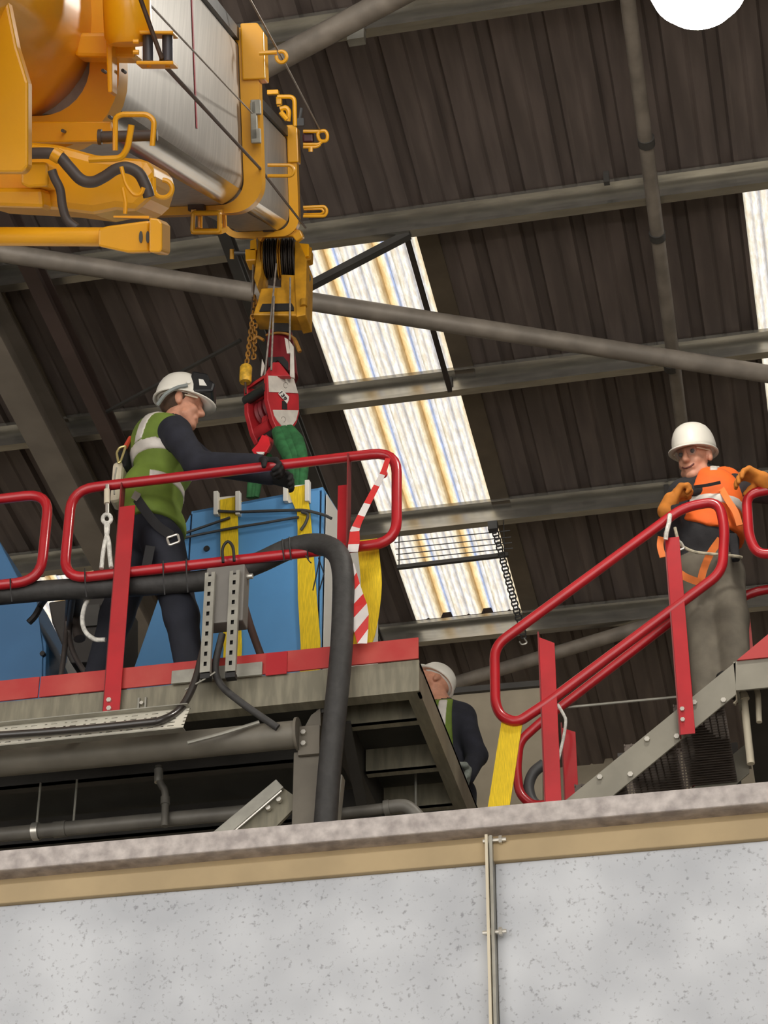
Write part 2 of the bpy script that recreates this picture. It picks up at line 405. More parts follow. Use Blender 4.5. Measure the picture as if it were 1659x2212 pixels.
ra.color_ramp.elements[0].color = (.45, .43, .44, 1); ra.color_ramp.elements[1].color = (1, 1, 1, 1); nt.links.new(n1.outputs[0], ra.inputs[0])
rb = N('ShaderNodeValToRGB'); rb.color_ramp.elements[0].position = .35; rb.color_ramp.elements[1].position = .65
rb.color_ramp.elements[0].color = (*lin('#B4B7BC'), 1); rb.color_ramp.elements[1].color = (*lin('#CCCFD3'), 1); nt.links.new(n2.outputs[0], rb.inputs[0])
mx = N('ShaderNodeMix'); mx.data_type = 'RGBA'; mx.blend_type = 'MULTIPLY'; mx.inputs[0].default_value = .75
nt.links.new(rb.outputs[0], mx.inputs[6]); nt.links.new(ra.outputs[0], mx.inputs[7]); nt.links.new(mx.outputs[2], b.inputs['Base Color'])
for x0, x1 in ((xl, xj-.012), (xj+.012, xr)):
    MB().box((x0, YP-.006, GZ), (x1, YP+.08, z_b0)).build('panel', PAN, wf, bevel=.004)
MB().box((xj-.011, YP-.06, GZ), (xj-.002, YP+.08, z_b1+.01)).build('joint_flange', CREAM, wf)
MB().box((xj+.001, YP-.05, GZ), (xj+.011, YP+.08, z_b1+.01)).build('joint_flange', GALV, wf)
for py in (1815, 2013):
    p = PY(1070, py, YP-.035)
    bo = MB().tube([p-XA*.04, p+XA*.035], .007, 8).build('bolt', STEEL, wf, True)
    MB().tube([p-XA*.022, p-XA*.012], .014, 6).build('nut', STEEL, bo)
    MB().tube([p+XA*.012, p+XA*.022], .014, 6).build('nut', STEEL, bo)

# ================================================================== LEFT PLATFORM
YR = 8.4; DK = 4.896
XE = -1.628; XL = -5.2; YB = 10.9
plat = thing('work_platform', (-3, 9.4, DK-.16), 'raised steel work platform with grey edge beam and red toe boards', 'platform')
MB().box((XL, YR+.01, DK-.02), (XE, YB, DK)).build('deck_plate', M('deck_plate', '#4C4C48', .6, .2, .12, 6), plat)
eb = MB(); eb.box((XL, YR-.002, DK-.155), (XE, YR+.01, DK-.002)); eb.box((XL, YR+.01, DK-.155), (XE, YR+.07, DK-.145)); eb.box((XL, YR+.01, DK-.03), (XE, YR+.07, DK-.021))
eb.build('edge_beam', BEAM, plat)
MB().box((XE-.012, YR+.012, DK-.155), (XE, YB, DK-.002)).build('end_beam', BEAM, plat)
MB().box((XE-.06, YR+.07, DK-.155), (XE-.012, YB, DK-.145)).build('end_beam_flange', BEAM, plat)
MB().box((-2.10, YR+.08, DK-.17), (-2.03, YB, DK-.022)).build('inner_beam', DARKST, plat)
for Y in (8.66, 9.12, 9.52, 9.95, 10.4):
    jm = MB(); jm.box((-2.02, Y, DK-.15), (XE-.02, Y+.012, DK-.03)); jm.box((-2.02, Y, DK-.15), (XE-.02, Y+.05, DK-.142)); jm.build('joist', BEAM, plat)
for Y in (8.9, 9.5, 10.1):
    jm = MB(); jm.box((XL, Y, DK-.17), (-2.12, Y+.014, DK-.03)); jm.box((XL, Y, DK-.17), (-2.12, Y+.06, DK-.16)); jm.build('joist', DARKST, plat)
# toe boards
x1 = PY(88, 1470, YR)[0]; x2 = PY(722, 1400, YR)[0]
for a, b_ in ((XL, x1-.003), (x1+.003, x2), (x2+.03, XE)):
    MB().box((a, YR-.012, DK), (b_, YR-.002, DK+.105)).build('toe_board', RED2, plat, bevel=.002)
xa, xb = PY(375, 1450, YR)[0], PY(570, 1430, YR)[0]
MB().box((xa, YR-.028, DK-.01), (xb, YR-.013, DK+.055)).build('splice_plate', GALV, plat, bevel=.002)
xa, xb = PY(577, 1430, YR)[0], PY(622, 1430, YR)[0]
MB().box((xa, YR-.018, DK-.012), (xb, YR-.0125, DK+.10)).build('splice_plate', RED, plat)
p = PY(308, 1522, YR)
MB().box((p[0]-.02, YR-.012, p[2]-.045), (p[0]-.012, YR-.003, p[2]+.03)).build('bracket', GALV, plat)
MB().box((p[0]+.012, YR-.012, p[2]-.045), (p[0]+.02, YR-.003, p[2]+.03)).build('bracket', GALV, plat)
MB().tube([p-YA*.02, p+YA*.0], .009, 8).build('bolt', STEEL, plat, True)
# support post with end plate and round beam
post = MB(); a = PY(665, 1560, YR+.06); b_ = PY(662, 1800, YR+.06)
SUPM = M('support_grey', '#716A5E', .65, 0, .14, 5)
MB().box((a[0]-.06, YR+.06, b_[2]-2.0), (a[0]+.06, YR+.16, a[2]-.14)).build('support_post', SUPM, plat, bevel=.004)
ep = MB().box((a[0]-.035, YR+.035, a[2]-.17), (a[0]+.06, YR+.055, a[2]-.03)).build('end_plate', SUPM, plat, bevel=.002)
MB().prism([PY(x, y, YR+.07) for x, y in ((650, 1585), (672, 1545), (692, 1530), (694, 1625), (650, 1625))], (0, .08, 0)).build('gusset', SUPM, plat)
for py in (1583, 1607):
    p = PY(656, py, YR+.03); MB().tube([p-YA*.012, p+YA*.01], .012, 6).build('bolt', STEEL, ep)
p0 = PY(-250, 1662, YR+.03); p1 = PY(640, 1598, YR+.03); p1[2] = p0[2] = (p0[2]+p1[2])/2
MB().tube([p0, p1], .062, 20).build('round_beam', M('round_beam_grey', '#7A7468', .55, .1, .15, 5), plat, True)
MB().tube([p1, p1+XA*.012], .075, 20).build('flange', SUPM, plat, True)
# ---- lower pipes, hangers, stays behind the barrier
pq = thing('service_pipe', PY(200, 1780, 8.9), 'long grey horizontal service pipe hanging below the platform', 'pipe')
p0 = PY(-200, 1810, 8.9); p1 = PY(470, 1772, 8.9); p1[2] = p0[2] = (p0[2]+p1[2])/2
PIPE = M('pipe_grey', '#6E6A62', .5, .1, .14, 8)
MB().tube([p0, p1+XA*.3], .034, 16).build('pipe', PIPE, pq, True)
p = PY(78, 1795, 8.9); p[2] = p0[2]
MB().tube([p-XA*.015, p+XA*.015], .042, 16).build('clamp', STEEL, pq, True)
MB().tube([p+ZA*.03, (p[0], p[1], DK-.16)], .006, 8).build('hanger_rod', GALV, pq, True)
p = PY(158, 1785, 8.9); p[2] = p0[2]
MB().tube([p+ZA*.03, (p[0], p[1], DK-.16)], .006, 8).build('hanger_rod', GALV, pq, True)
p = PY(130, 1790, 8.9); p[2] = p0[2]; MB().tube([p-XA*.03, p+XA*.03], .038, 16).build('pipe_coupling', PIPE, pq, True)
vt = thing('vertical_pipe', PY(355, 1775, 8.85), 'short vertical grey pipe with swan neck elbow below the platform', 'pipe')
MB().tube(smoothp([PY(343, 1655, 8.85), PY(343, 1680, 8.85), PY(350, 1698, 8.85), PY(357, 1715, 8.85), PY(356, 1785, 8.85)], 5), .017, 12).build('pipe', PIPE, vt, True)
MB().tube([PY(343, 1662, 8.85), PY(343, 1690, 8.85)], .021, 12).build('upper_collar', STEEL, vt, True)
MB().tube([PY(357, 1722, 8.85), PY(357, 1738, 8.85)], .022, 12).build('lower_collar', PIPE, vt, True)
# diagonal channel
dg = thing('diagonal_channel', PY(520, 1760, 8.5), 'galvanised diagonal channel brace bolted below the platform', 'brace')
A = [(440, 1810), (598, 1680), (625, 1705), (560, 1810)]
ypoly(MB(), [(430, 1822), (596, 1683), (612, 1700), (470, 1822)], 8.50, .02).build('upper_flange', GALV, dg, bevel=.002)
ypoly(MB(), [(470, 1822), (612, 1702), (640, 1722), (636, 1745), (560, 1822)], 8.53, .02).build('web', BEAM, dg)
MB().tube([PY(480, 1818, 8.49), PY(608, 1708, 8.49)], .006, 8).build('edge_lip', STEEL, dg, True)
for q in ((604, 1730), (581, 1748)):
    p = PY(*q, 8.52); MB().tube([p-YA*.02, p], .012, 6).build('bolt', STEEL, dg)
el = thing('elbow_pipe', PY(830, 1740, 8.7), 'grey pipe ending in an elbow behind the barrier coping', 'pipe')
MB().tube([PY(735, 1757, 8.7), PY(838, 1745, 8.7)], .024, 14).build('pipe', PIPE, el, True)
MB().tube(smoothp([PY(836, 1744, 8.7), PY(872, 1741, 8.7), PY(895, 1755, 8.7), PY(915, 1780, 8.7)], 5), .030, 14).build('elbow', PIPE, el, True)
MB().tube([PY(830, 1746, 8.7), PY(842, 1744, 8.7)], .035, 14).build('coupling', PIPE, el, True)
hr = thing('hanger_rod', PY(898, 1745, 9.3), 'thin galvanised hanger rod with hook clamp beneath the platform end', 'rod')
MB().tube([PY(898, 1745, 9.3), PY(898, 1588, 9.3)], .006, 8).build('rod', GALV, hr, True)
MB().tube(smoothp([PY(898, 1590, 9.3), PY(900, 1572, 9.3), PY(908, 1582, 9.3), PY(918, 1587, 9.3)], 4), .011, 8).build('clamp', STEEL, hr, True)
MB().bar(PY(735, 1680, 8.52), PY(722, 1800, 8.52), .06, .03).build('angle_stay', GALV, None, label='short grey vertical angle stay right of the support post', cat='stay')
MB().bar(PY(745, 1560, 8.62), PY(790, 1780, 9.3), .05, .015).build('diagonal_stay', DARKST, None, label='dark diagonal flat stay under the platform end', cat='stay')
for i, (a, b_) in enumerate((((0, 1690), (470, 1660)), ((0, 1735), (165, 1722)))):
    p0 = PY(*a, 9.9); p1 = PY(*b_, 9.9); m = (p0[2]+p1[2])/2
    MB().box((p0[0]-.4, 9.9, m-.05), (p1[0], 9.95, m+.05)).build('cross_rail', DARKST, None, label=['longer', 'shorter'][i]+' dark steel rail in the gloom under the platform', cat='rail')

# ---- perforated cable tray and cables
tray = thing('cable_tray', PY(200, 1580, 8.3), 'perforated galvanised cable tray under the platform edge', 'cable tray')
def slotted(O, ux, uy, nx, cellx, rows, mat, name, parent, off=0, slot=.5, th=.002):
    # plate spanned by ux,uy with slot holes: rows = list of (y0,y1,hole?) ; each row has nx cells
    mb = MB(); ux = np.array(ux, float); uy = np.array(uy, float); O = np.array(O, float)
    for y0, y1, hole in rows:
        if not hole:
            mb.add([O+uy*y0, O+ux*nx*cellx+uy*y0, O+ux*nx*cellx+uy*y1, O+uy*y1], [(0, 1, 2, 3)]); continue
        for i in range(nx):
            a = i*cellx; w = cellx*(hole if isinstance(hole, float) else slot); b0 = a; b1 = a+cellx-w
            if off and (i % 2): b1 = a+(cellx-w*.4)
            mb.add([O+ux*b0+uy*y0, O+ux*b1+uy*y0, O+ux*b1+uy*y1, O+ux*b0+uy*y1], [(0, 1, 2, 3)])
    return mb.build(name, mat, parent, solid=th)
tl = PY(-60, 1560, 8.30); trp = PY(413, 1537, 8.30); zt_ = (tl[2]+trp[2])/2-.01
x0 = tl[0]; Lx = trp[0]-x0; nx = 22
rows = [(0, .014, 0), (.014, .022, 1), (.022, .042, 0), (.042, .050, 1), (.050, .07, 0), (.07, .078, 1), (.078, .098, 0), (.098, .106, 1), (.106, .128, 0), (.128, .136, 1), (.136, .155, 0)]
slotted((x0, 8.20, zt_-.145), XA, np.array([0, .5, .86]), nx, Lx/nx, rows, M('tray_zinc', '#DDD8C8', .5, .1, .08, 10), 'tray_face', tray, 1, .62)
MB().box((x0, 8.199, zt_-.150), (x0+Lx, 8.24, zt_-.146)).build('front_flange', GALV, tray)
MB().box((x0, 8.24, zt_-.012), (x0+Lx, 8.29, zt_-.008)).build('rear_flange', GALV, tray)
for xx in (.15, .5, .85): MB().box((x0+Lx*xx, 8.28, zt_-.03), (x0+Lx*xx+.03, 8.396, zt_-.0)).build('bracket', GALV, tray)
MB().tube(smoothp([PY(-60, 1592, 8.19), PY(120, 1580, 8.19), PY(300, 1563, 8.19), PY(350, 1555, 8.20), PY(390, 1530, 8.26), PY(420, 1475, 8.28), PY(440, 1400, 8.30), PY(452, 1345, 8.30)], 7), .017, 12).build('power_cable', M('cable_sheath', '#38332F', .3, 0, .1, 6, coat=.4), None, True, label='thick dark cable rising from the tray to the junction box', cat='cable')
MB().tube(smoothp([PY(600, 1572, 8.36), PY(560, 1545, 8.34), PY(515, 1513, 8.32), PY(478, 1480, 8.32), PY(465, 1440, 8.31), PY(480, 1370, 8.30)], 7), .016, 12).build('looped_cable', HOSE, None, True, label='dark cable curving down from the junction box under the beam', cat='cable')
MB().tube(smoothp([PY(405, 1605, 8.30), PY(480, 1585, 8.33), PY(560, 1560, 8.36)], 6), .009, 8).build('thin_conduit', GALV, None, True, label='thin pale conduit leaving the right end of the cable tray', cat='conduit')
MB().tube(smoothp([PY(400, 1490, 8.27), PY(440, 1468, 8.27), PY(465, 1452, 8.27)], 5), .004, 6).build('thin_wire', GALV, None, True, label='thin grey wire crossing the two cables below the slotted channels', cat='wire')

# ---- junction box on slotted channels
jb = thing('junction_box', PY(490, 1345, 8.3), 'grey junction box mounted on two slotted steel channels', 'junction box')
BOXG = M('enclosure_grey', '#7E7A74', .5, .1, .06, 5)
a = PY(447, 1228, 8.29); b_ = PY(530, 1340, 8.29)
MB().box((a[0], 8.285, b_[2]), (b_[0]-.012, 8.375, a[2])).build('enclosure', BOXG, jb, bevel=.006)
for (ta, tb) in (((456, 1236), (440, 1452)), ((510, 1232), (494, 1450))):
    A_ = PY(*ta, 8.262); B_ = PY(*tb, 8.262); xm = (A_[0]+B_[0])/2; h = A_[2]-B_[2]; w = .046
    g = slotted((xm-w/2, 8.262, B_[2]), ZA, XA, 10, h/10, [(0, .016, 0), (.016, .030, 1), (.030, .046, 0)], GALV, 'slotted_channel', jb, 0, .42)
    m = MB(); m.box((xm-w/2, 8.264, B_[2]), (xm-w/2+.003, 8.283, A_[2])); m.box((xm+w/2-.003, 8.264, B_[2]), (xm+w/2, 8.283, A_[2])); m.build('channel_side', GALV, jb)
    MB().box((xm-w/2+.004, 8.276, B_[2]+.003), (xm+w/2-.004, 8.280, A_[2]-.003)).build('channel_back', BLACK, jb)
    MB().box((xm-w/2, 8.262, B_[2]-.03), (xm+w/2, 8.30, B_[2]-.004)).build('end_cap', BLACK, jb, bevel=.003)
p = PY(532, 1246, 8.33)
MB().tube([p-XA*.03, p+XA*.03], .013, 10).build('cable_gland', STEEL, jb, True)
MB().tube(smoothp([PY(482, 1215, 8.33), PY(481, 1185, 8.33), PY(492, 1170, 8.33), PY(503, 1182, 8.33), PY(506, 1212, 8.33)], 5), .007, 8).build('carry_loop', BLACK, jb, True)
MB().tube(smoothp([PY(528, 1310, 8.6), PY(540, 1350, 8.6), PY(552, 1385, 8.6), PY(565, 1420, 8.6)], 5), .018, 10).build('brown_hose', M('hose_brown', '#5A4238', .6), None, True, label='brown hose hanging in front of the blue canopy beside the junction box', cat='hose')

# ---- railings
def loop(name, pts, Y, r, label=None, parent=None, fil=.09):
    return MB().tube([PY(x, y, Y) for x, y in pts], r, 14, True, fil).build(name, RED, parent, True)
rl = thing('guard_rail', (-2.5, YR, DK), 'long red tubular guard rail with round corners in front of the blue canopy', 'railing')
zt2, zb2 = 6.012, 5.512; xa = PY(147, 1150, YR)[0]; xb = PY(857, 1080, YR)[0]
YRT = YR+.0
MB().tube([(xa, YRT, zt2), (xb, YRT, zt2), (xb, YRT, zb2), (xa, YRT, zb2)], .0245, 16, True, .12).build('rail_loop', RED, rl, True)
def lpost(px, ptop, ppoly_top, pbot, Y, par, w=.085):
    t = PY(px, ptop, Y); bt = PY(px, pbot, Y)
    xc = t[0]
    MB().box((xc-.01, Y-.035, bt[2]), (xc+w-.01, Y-.029, t[2])).build('post_front', RED, par, bevel=.0015)
    return xc
pc = PY(262, 1095, YR-.03); pbz = PY(240, 1543, YR-.03)[2]
pf = MB().box((pc[0]-.008, YR-.033, pbz), (pc[0]+.068, YR-.026, pc[2])).build('post_face', RED, rl, bevel=.0015)
MB().box((pc[0]-.014, YR-.026, pbz), (pc[0]-.008, YR+.03, zt2-.01)).build('post_flange', M('rail_red_side_shade', '#7E2424', .5), rl)  # side leg of the red post, its shade painted in as darker red
for py in (1513, 1531):
    p = PY(236, py, YR-.034); MB().tube([p-YA*.01, p+YA*.0], .012, 6).build('bolt', STEEL, pf)
pc = PY(727, 1042, YR-.0); pbz = PY(745, 1497, YR-.03)[2]
MB().box((pc[0], YR+.027, pbz+.16), (pc[0]+.055, YR+.033, pc[2])).build('post_face', RED, rl, bevel=.0015)
MB().box((pc[0]+.055, YR-.03, pbz), (pc[0]+.062, YR+.033, zt2)).build('post_flange', M('rail_red_side_shade', '#7E2424', .5), rl)  # darker red paints the shaded side leg
rl2 = thing('guard_rail', (-3.8, YR, DK), 'red tubular guard rail end at the left edge of the photo', 'railing')
xb = PY(98, 1150, YR)[0]; z1 = PY(50, 1072, YR)[2]; z2 = PY(50, 1258, YR)[2]
MB().tube([(xb-1.3, YR, z1), (xb, YR, z1), (xb, YR, z2), (xb-1.3, YR, z2)], .0245, 16, True, .12).build('rail_loop', RED, rl2, True)
pc = PY(0, 1090, YR); MB().box((pc[0]-.07, YR-.033, DK-.13), (pc[0]+.005, YR-.026, pc[2])).build('post_face', RED, rl2)

# ---- big black hose along the lower rail
hp = [(-60, 1290, 8.47), (100, 1276, 8.47), (250, 1268, 8.47), (400, 1258, 8.47), (480, 1246, 8.46), (560, 1215, 8.45), (630, 1184, 8.42), (690, 1176, 8.38), (728, 1195, 8.34), (741, 1240, 8.32), (741, 1320, 8.32), (736, 1420, 8.32), (724, 1540, 8.34), (712, 1660, 8.36), (700, 1820, 8.38)]
MB().tube(smoothp([PY(*q) for q in hp], 8), .050, 16).build('ribbed_hose', HOSE, None, True, label='thick black hose running along the lower rail then dropping past the beam', cat='hose')
for q, (dx, dy) in (((183, 1236), (2, 48)), ((350, 1226), (6, 52)), ((402, 1220), (8, 50)), ((640, 1178), (14, 26)), ((668, 1174), (14, 26)), ((612, 1184), (8, 30))):
    pass
for x, y0, y1, tl_ in ((22, 1250, 1300, 'at the left edge of the photo'), (183, 1228, 1290, 'just left of the tall red post'), (352, 1212, 1285, 'across the thigh of the left worker'), (402, 1208, 1280, 'just left of the junction box'), (610, 1165, 1212, 'bend, leftmost of three ties'), (625, 1160, 1210, 'bend, middle of three ties'), (662, 1155, 1208, 'bend, over the right yellow strap')):
    MB().tube(smoothp([PY(x, y0, 8.37), PY(x+1, (y0+y1)/2, 8.365), PY(x+4, y1, 8.38)], 4), .0035, 6).build('cable_tie', BLACK, None, True, label='black cable tie on the thick hose '+tl_, cat='cable tie', group='cable ties on the hose')
for q, tl_ in ((((688, 1205), (700, 1240), (690, 1275)), 'right of two long black tie tails dangling beside the right yellow strap'), (((690, 1208), (684, 1240), (676, 1275)), 'left of two long black tie tails dangling beside the right yellow strap'), (((660, 1200), (668, 1212), (672, 1216)), 'short black tie tail lying on the right yellow strap')):
    MB().tube([PY(x, y, 8.33) for x, y in q], .003, 6).build('cord_tail', BLACK, None, True, label=tl_, cat='cord', group='loose tie tails')
# ================================================================== BLUE CANOPY AND RIGGING
cA = PY(408, 1105, 9.30); cB = PZ(700, 1051, cA[2]); e1 = (cB-cA)/np.linalg.norm(cB-cA); e2 = np.cross(ZA, e1)
def CP(px, py, off=0.):
    d = ray(px, py); q = cA-e2*off; return d*((q@e2)/(d@e2))
CH = cA[2]-DK; CL = np.linalg.norm(cB-cA)
def CQ(a, h, off=0.): return cA+e1*a-ZA*h-e2*off          # along front, down, out of the front
can = thing('blue_canopy', (cA+cB)/2-ZA*CH, 'large bright blue machine canopy with sloped left end, strapped with yellow slings', 'machine canopy')
DBL = M('canopy_seam', '#1C2A3C', .6)
sl_b = -.30/ .62
bt = CH
body = [CQ(.0, .012), CQ(CL-.01, .012), CQ(CL-.01, bt), CQ(-.42, bt)]
MB().prism([p+e2*.012 for p in body], e2*.86).build('inner_body', DBL, can)
sA = (CP(413, 1104)-cA)@e1; sB = (CP(692, 1053)-cA)@e1
BL2 = BLUE
def panel(name, pts, th=.02, mat=BLUE, bev=.004): return MB().prism([CQ(a, h) for a, h in pts], e2*th).build(name, mat, can, bevel=bev)
panel('front_panel', [(sA+.006, .0), (sB-.004, .0), (sB+.0, bt), (sA+.004, bt)])
panel('sloped_end_panel', [(sA-.004, .02), (sA-.004, bt), (-.43, bt), (-.03, .10)])
panel('right_corner_panel', [(sB+.006, .0), (CL-.005, .01), (CL+.0, .04), (CL+.0, bt), (sB+.008, bt)])
MB().prism([CQ(sA, 0.0), CQ(CL-.005, 0.0), CQ(CL-.005, .02), CQ(sA, .02)], e2*.88).build('top_panel', BLUE, can, bevel=.004)
MB().prism([CQ(CL+.001, .03)+e2*.03, CQ(CL+.006, .03)+e2*.03, CQ(CL+.006, bt)+e2*.03, CQ(CL+.001, bt)+e2*.03], e2*.82).build('end_panel', WHITE, can)
p = CP(447, 1186); MB().tube([p-e2*.008, p+e2*.004], .016, 14).build('grommet', BLACK, can, True)
p = CP(575, 1063); MB().obox(p+e2*.3+ZA*.01, (e1, e2, ZA), (.10, .12, .03)).build('top_hatch', GALV, can, bevel=.01)
# second blue canopy at the left
c2 = thing('blue_canopy', PZ(40, 1600, DK), 'dark blue machine canopy with sloping right end behind the left guard rail', 'machine canopy')
def C2(x, y, o=0.): return PY(x, y, 9.5+o)
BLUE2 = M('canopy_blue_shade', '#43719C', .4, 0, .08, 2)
MB().prism([C2(-150, 1150), C2(-5, 1162), C2(46, 1262), C2(100, 1390), C2(92, 1700), C2(-150, 1730)], (0, .8, 0)).build('body', BLUE2, c2, bevel=.006)
MB().prism([C2(-150, 1300, -.012), C2(78, 1290, -.012), C2(92, 1400, -.012), C2(85, 1690, -.012), C2(-150, 1720, -.012)], (0, .012, 0)).build('side_panel', BLUE2, c2, bevel=.003)
p = C2(91, 1411, -.02); MB().tube([p, p+YA*.03], .014, 10).build('latch', BLACK, c2, True)

# yellow straps on the canopy
def strap(name, pts, wpx, label, grp=None):
    P = []; Wd = []
    for (x, y), w in zip(pts, wpx): P.append(CP(x, y, .012)); Wd.append(e1*w)
    P = P+[P[-1]]; Wd = Wd+[Wd[-1]]
    P[-1] = CQ((P[-2]-cA)@e1, bt, .012)
    top = P[0].copy(); P = [top+e2*.35+ZA*.005, top+e2*.03+ZA*.012]+P; Wd = [Wd[0], Wd[0]]+Wd
    return MB().ribbon(P, Wd, .007).build(name, STRAP, None, label=label, cat='strap', group='yellow lifting straps')
strap('lifting_strap', [(494, 1077), (495, 1110), (496, 1200), (500, 1300), (503, 1400)], [.047]*5, 'left yellow strap around the blue canopy, passing behind the junction box')
strap('lifting_strap', [(641, 1052), (648, 1080), (656, 1106), (658, 1140), (660, 1200), (664, 1290), (671, 1390)], [.048, .042, .034, .036, .042, .048, .050], 'right yellow strap around the blue canopy, pinched under the dark cord')
# corner protectors
for (xa_, xb_, yt, yb_) in ((470, 517, 1076, 1117), (620, 667, 1052, 1088)):
    cp = thing('corner_protector', CP((xa_+xb_)/2, yb_, .02), ('white plastic corner protector under the left yellow strap' if xa_ < 500 else 'white plastic corner protector under the right yellow strap'), 'corner protector', 'strap corner protectors')
    MB().prism([CP(xa_, yt, .003), CP(xb_, yt-5, .003), CP(xb_, yb_-5, .003), CP(xa_, yb_, .003)], -e2*.006).build('back_plate', WHITE, cp)
    for x in (xa_, xb_):
        MB().prism([CP(x-5, yt-9, .001), CP(x+5, yt-10, .001), CP(x+5, yb_, .001), CP(x-5, yb_, .001)], -e2*.028).build('side_lug', WHITE, cp, bevel=.003)
# dark cords
def cord(pts, r, label, off=.024): MB().tube(smoothp([CP(x, y, off) for x, y in pts], 5), r, 8).build('lashing_cord', DGREY, None, True, label=label, cat='cord', group='dark cords around the blue canopy')
cord([(376, 1160), (425, 1143), (474, 1126), (497, 1118)], .007, 'dark cord rising from the harness buckle to the left yellow strap')
cord([(472, 1104), (516, 1106), (575, 1104), (637, 1102), (662, 1103), (698, 1112), (716, 1120)], .008, 'upper dark cord stretched between the two yellow straps')
cord([(384, 1165), (430, 1155), (501, 1141), (575, 1129), (645, 1117)], .007, 'lower dark cord running slantwise below the upper cord')
cord([(652, 1106), (665, 1112), (660, 1130), (650, 1145)], .008, 'short loose cord end hanging over the right yellow strap', .034)

# green slings
def gsl(name, pts, w, label):
    P = smoothp([PY(*q) for q in pts], 5); mb = MB()
    k = len(P); rad = [np.interp(i/(k-1), np.linspace(0, 1, len(w)), w) for i in range(k)]
    for dx in (-.55, 0, .55):
        mb.tube([p+XA*dx*r for p, r in zip(P, rad)], 0, 10, rad=[r*.62 for r in rad])
    return mb.build(name, GREEN, None, True, label=label, cat='sling', group='green round slings on the hook')
gsl('round_sling', [(612, 930, 9.55), (625, 955, 9.52), (637, 985, 9.50), (643, 1015, 9.48), (642, 1055, 9.45), (641, 1064, 9.6)], [.055, .07, .06, .05, .04, .035], 'green round sling hanging from the hook to the right yellow strap')
gsl('round_sling', [(575, 985, 9.62), (560, 1010, 9.6), (551, 1040, 9.6), (546, 1075, 9.62)], [.03, .035, .035, .03], 'green round sling behind the gloves above the left of the canopy')

# ---- hook block
YH = 9.6
hb = thing('hook_block', PY(580, 950, YH), 'red and white crane hook block hanging above the blue canopy', 'hook block')
nH = np.array([.82, -.57, 0]); nH /= np.linalg.norm(nH); qH = PY(610, 870, YH)
def HPp(px, py, off=0.):
    d = ray(px, py); return d*(((qH+nH*off)@nH)/(d@nH))
poly = [(577, 810), (634, 815), (646, 855), (647, 893), (641, 914), (629, 930), (612, 936), (600, 929), (590, 908), (578, 862)]
eH = -nH*.20
MB().prism([HPp(*p) for p in poly], -nH*.03).build('near_cheek', HOOKRED, hb, bevel=.004)
MB().prism([HPp(*p)-nH*.165 for p in poly], -nH*.03).build('far_cheek', HOOKRED, hb, bevel=.004)
WHT = M('hook_white', '#CFC7BC', .6, 0, .08, 20)
MB().prism([HPp(x, y, .001) for x, y in ((579, 812), (633, 816), (643, 850), (581, 847))], nH*.004).build('upper_white_band', WHT, hb)
MB().prism([HPp(x, y, .001) for x, y in ((589, 886), (644, 887), (639, 908), (627, 925), (611, 924), (599, 910), (592, 898))], nH*.004).build('lower_white_band', WHT, hb)
MB().prism([HPp(x, y, .001) for x, y in ((609, 866), (619, 868), (620, 885), (609, 884))], nH*.003).build('dark_slot', BLACK, hb)
lb = MB().prism([HPp(x, y, .006) for x, y in ((601, 851), (607, 841), (624, 857), (623, 865), (620, 872))], nH*.002).build('number_label', WHITE, hb)
cu = bpy.data.curves.new('digits', 'FONT'); cu.body = '139'; cu.size = .040; cu.align_x = 'CENTER'; cu.align_y = 'CENTER'; cu.extrude = .001; cu.offset = .0008
to = bpy.data.objects.new('tmp', cu); COL.objects.link(to); bpy.context.view_layer.update()
me = bpy.data.meshes.new_from_object(to.evaluated_get(bpy.context.evaluated_depsgraph_get())); bpy.data.objects.remove(to)
ta = HPp(603, 843, .010); tb = HPp(619, 866, .010); tx = (tb-ta)/np.linalg.norm(tb-ta); ty = np.cross(nH, tx)
to = bpy.data.objects.new('label_digits', me); COL.objects.link(to); me.materials.append(BLACK); to.parent = hb
mc = (ta+tb)/2-np.array(ORG[hb]); to.matrix_local = Matrix(((tx[0], ty[0], nH[0], mc[0]), (tx[1], ty[1], nH[1], mc[1]), (tx[2], ty[2], nH[2], mc[2]), (0, 0, 0, 1))); ORG[to] = ORG[hb]
GRAF = M('pencil_mark', '#8A8278', .7)
for (cx, cy, n0, n1) in ((617, 832, 0, 17), (612, 906, 8, 22)):
    P = [HPp(cx+5*math.cos(k*.32+.9)*.9, cy+6*math.sin(k*.32+.9), .006) for k in range(n0, n1)]
    MB().tube(P, .0016, 6).build('scribble', GRAF, hb, True)
ra_ = HPp(578, 826); rb_ = HPp(578, 826)-nH*.20
MB().tube([HPp(580, 834)-nH*.02, HPp(580, 834)-nH*.19], .028, 16).build('rope_roller', M('roller_dark', '#2E302C', .4), hb, True)
MB().prism([HPp(577, 805), HPp(577, 812), HPp(584, 812), HPp(584, 805)], -nH*.195).build('top_bar', HOOKRED, hb, bevel=.004)
for o_, r_ in ((.06, .085), (.10, .085), (.13, .085)):
    c = HPp(612, 872)-nH*o_; MB().lathe(c, nH, [(.04, -.014), (r_, -.014), (r_*.86, 0), (r_, .014), (.04, .014)], 24).build('sheave', HOOKDK, hb, True)
c = HPp(604, 910)-nH*.10
MB().tube([c+nH*.05, c-nH*.09], .045, 16).build('trunnion', HOOKRED, hb, True)
MB().tube([c+ZA*.01, c+ZA*.075], .035, 6).build('trunnion_nut', HOOKRED, hb, bevel=.004)
MB().tube([HPp(604, 928)-nH*.03, HPp(604, 928)-nH*.15], .026, 14).build('trunnion_pin', BLACK, hb, True)
hk = [HPp(604, 930)-nH*.09, HPp(601, 948)-nH*.09, HPp(588, 965)-nH*.09, HPp(582, 985)-nH*.09, HPp(592, 1003)-nH*.09, HPp(610, 1006)-nH*.09, HPp(622, 992)-nH*.09]
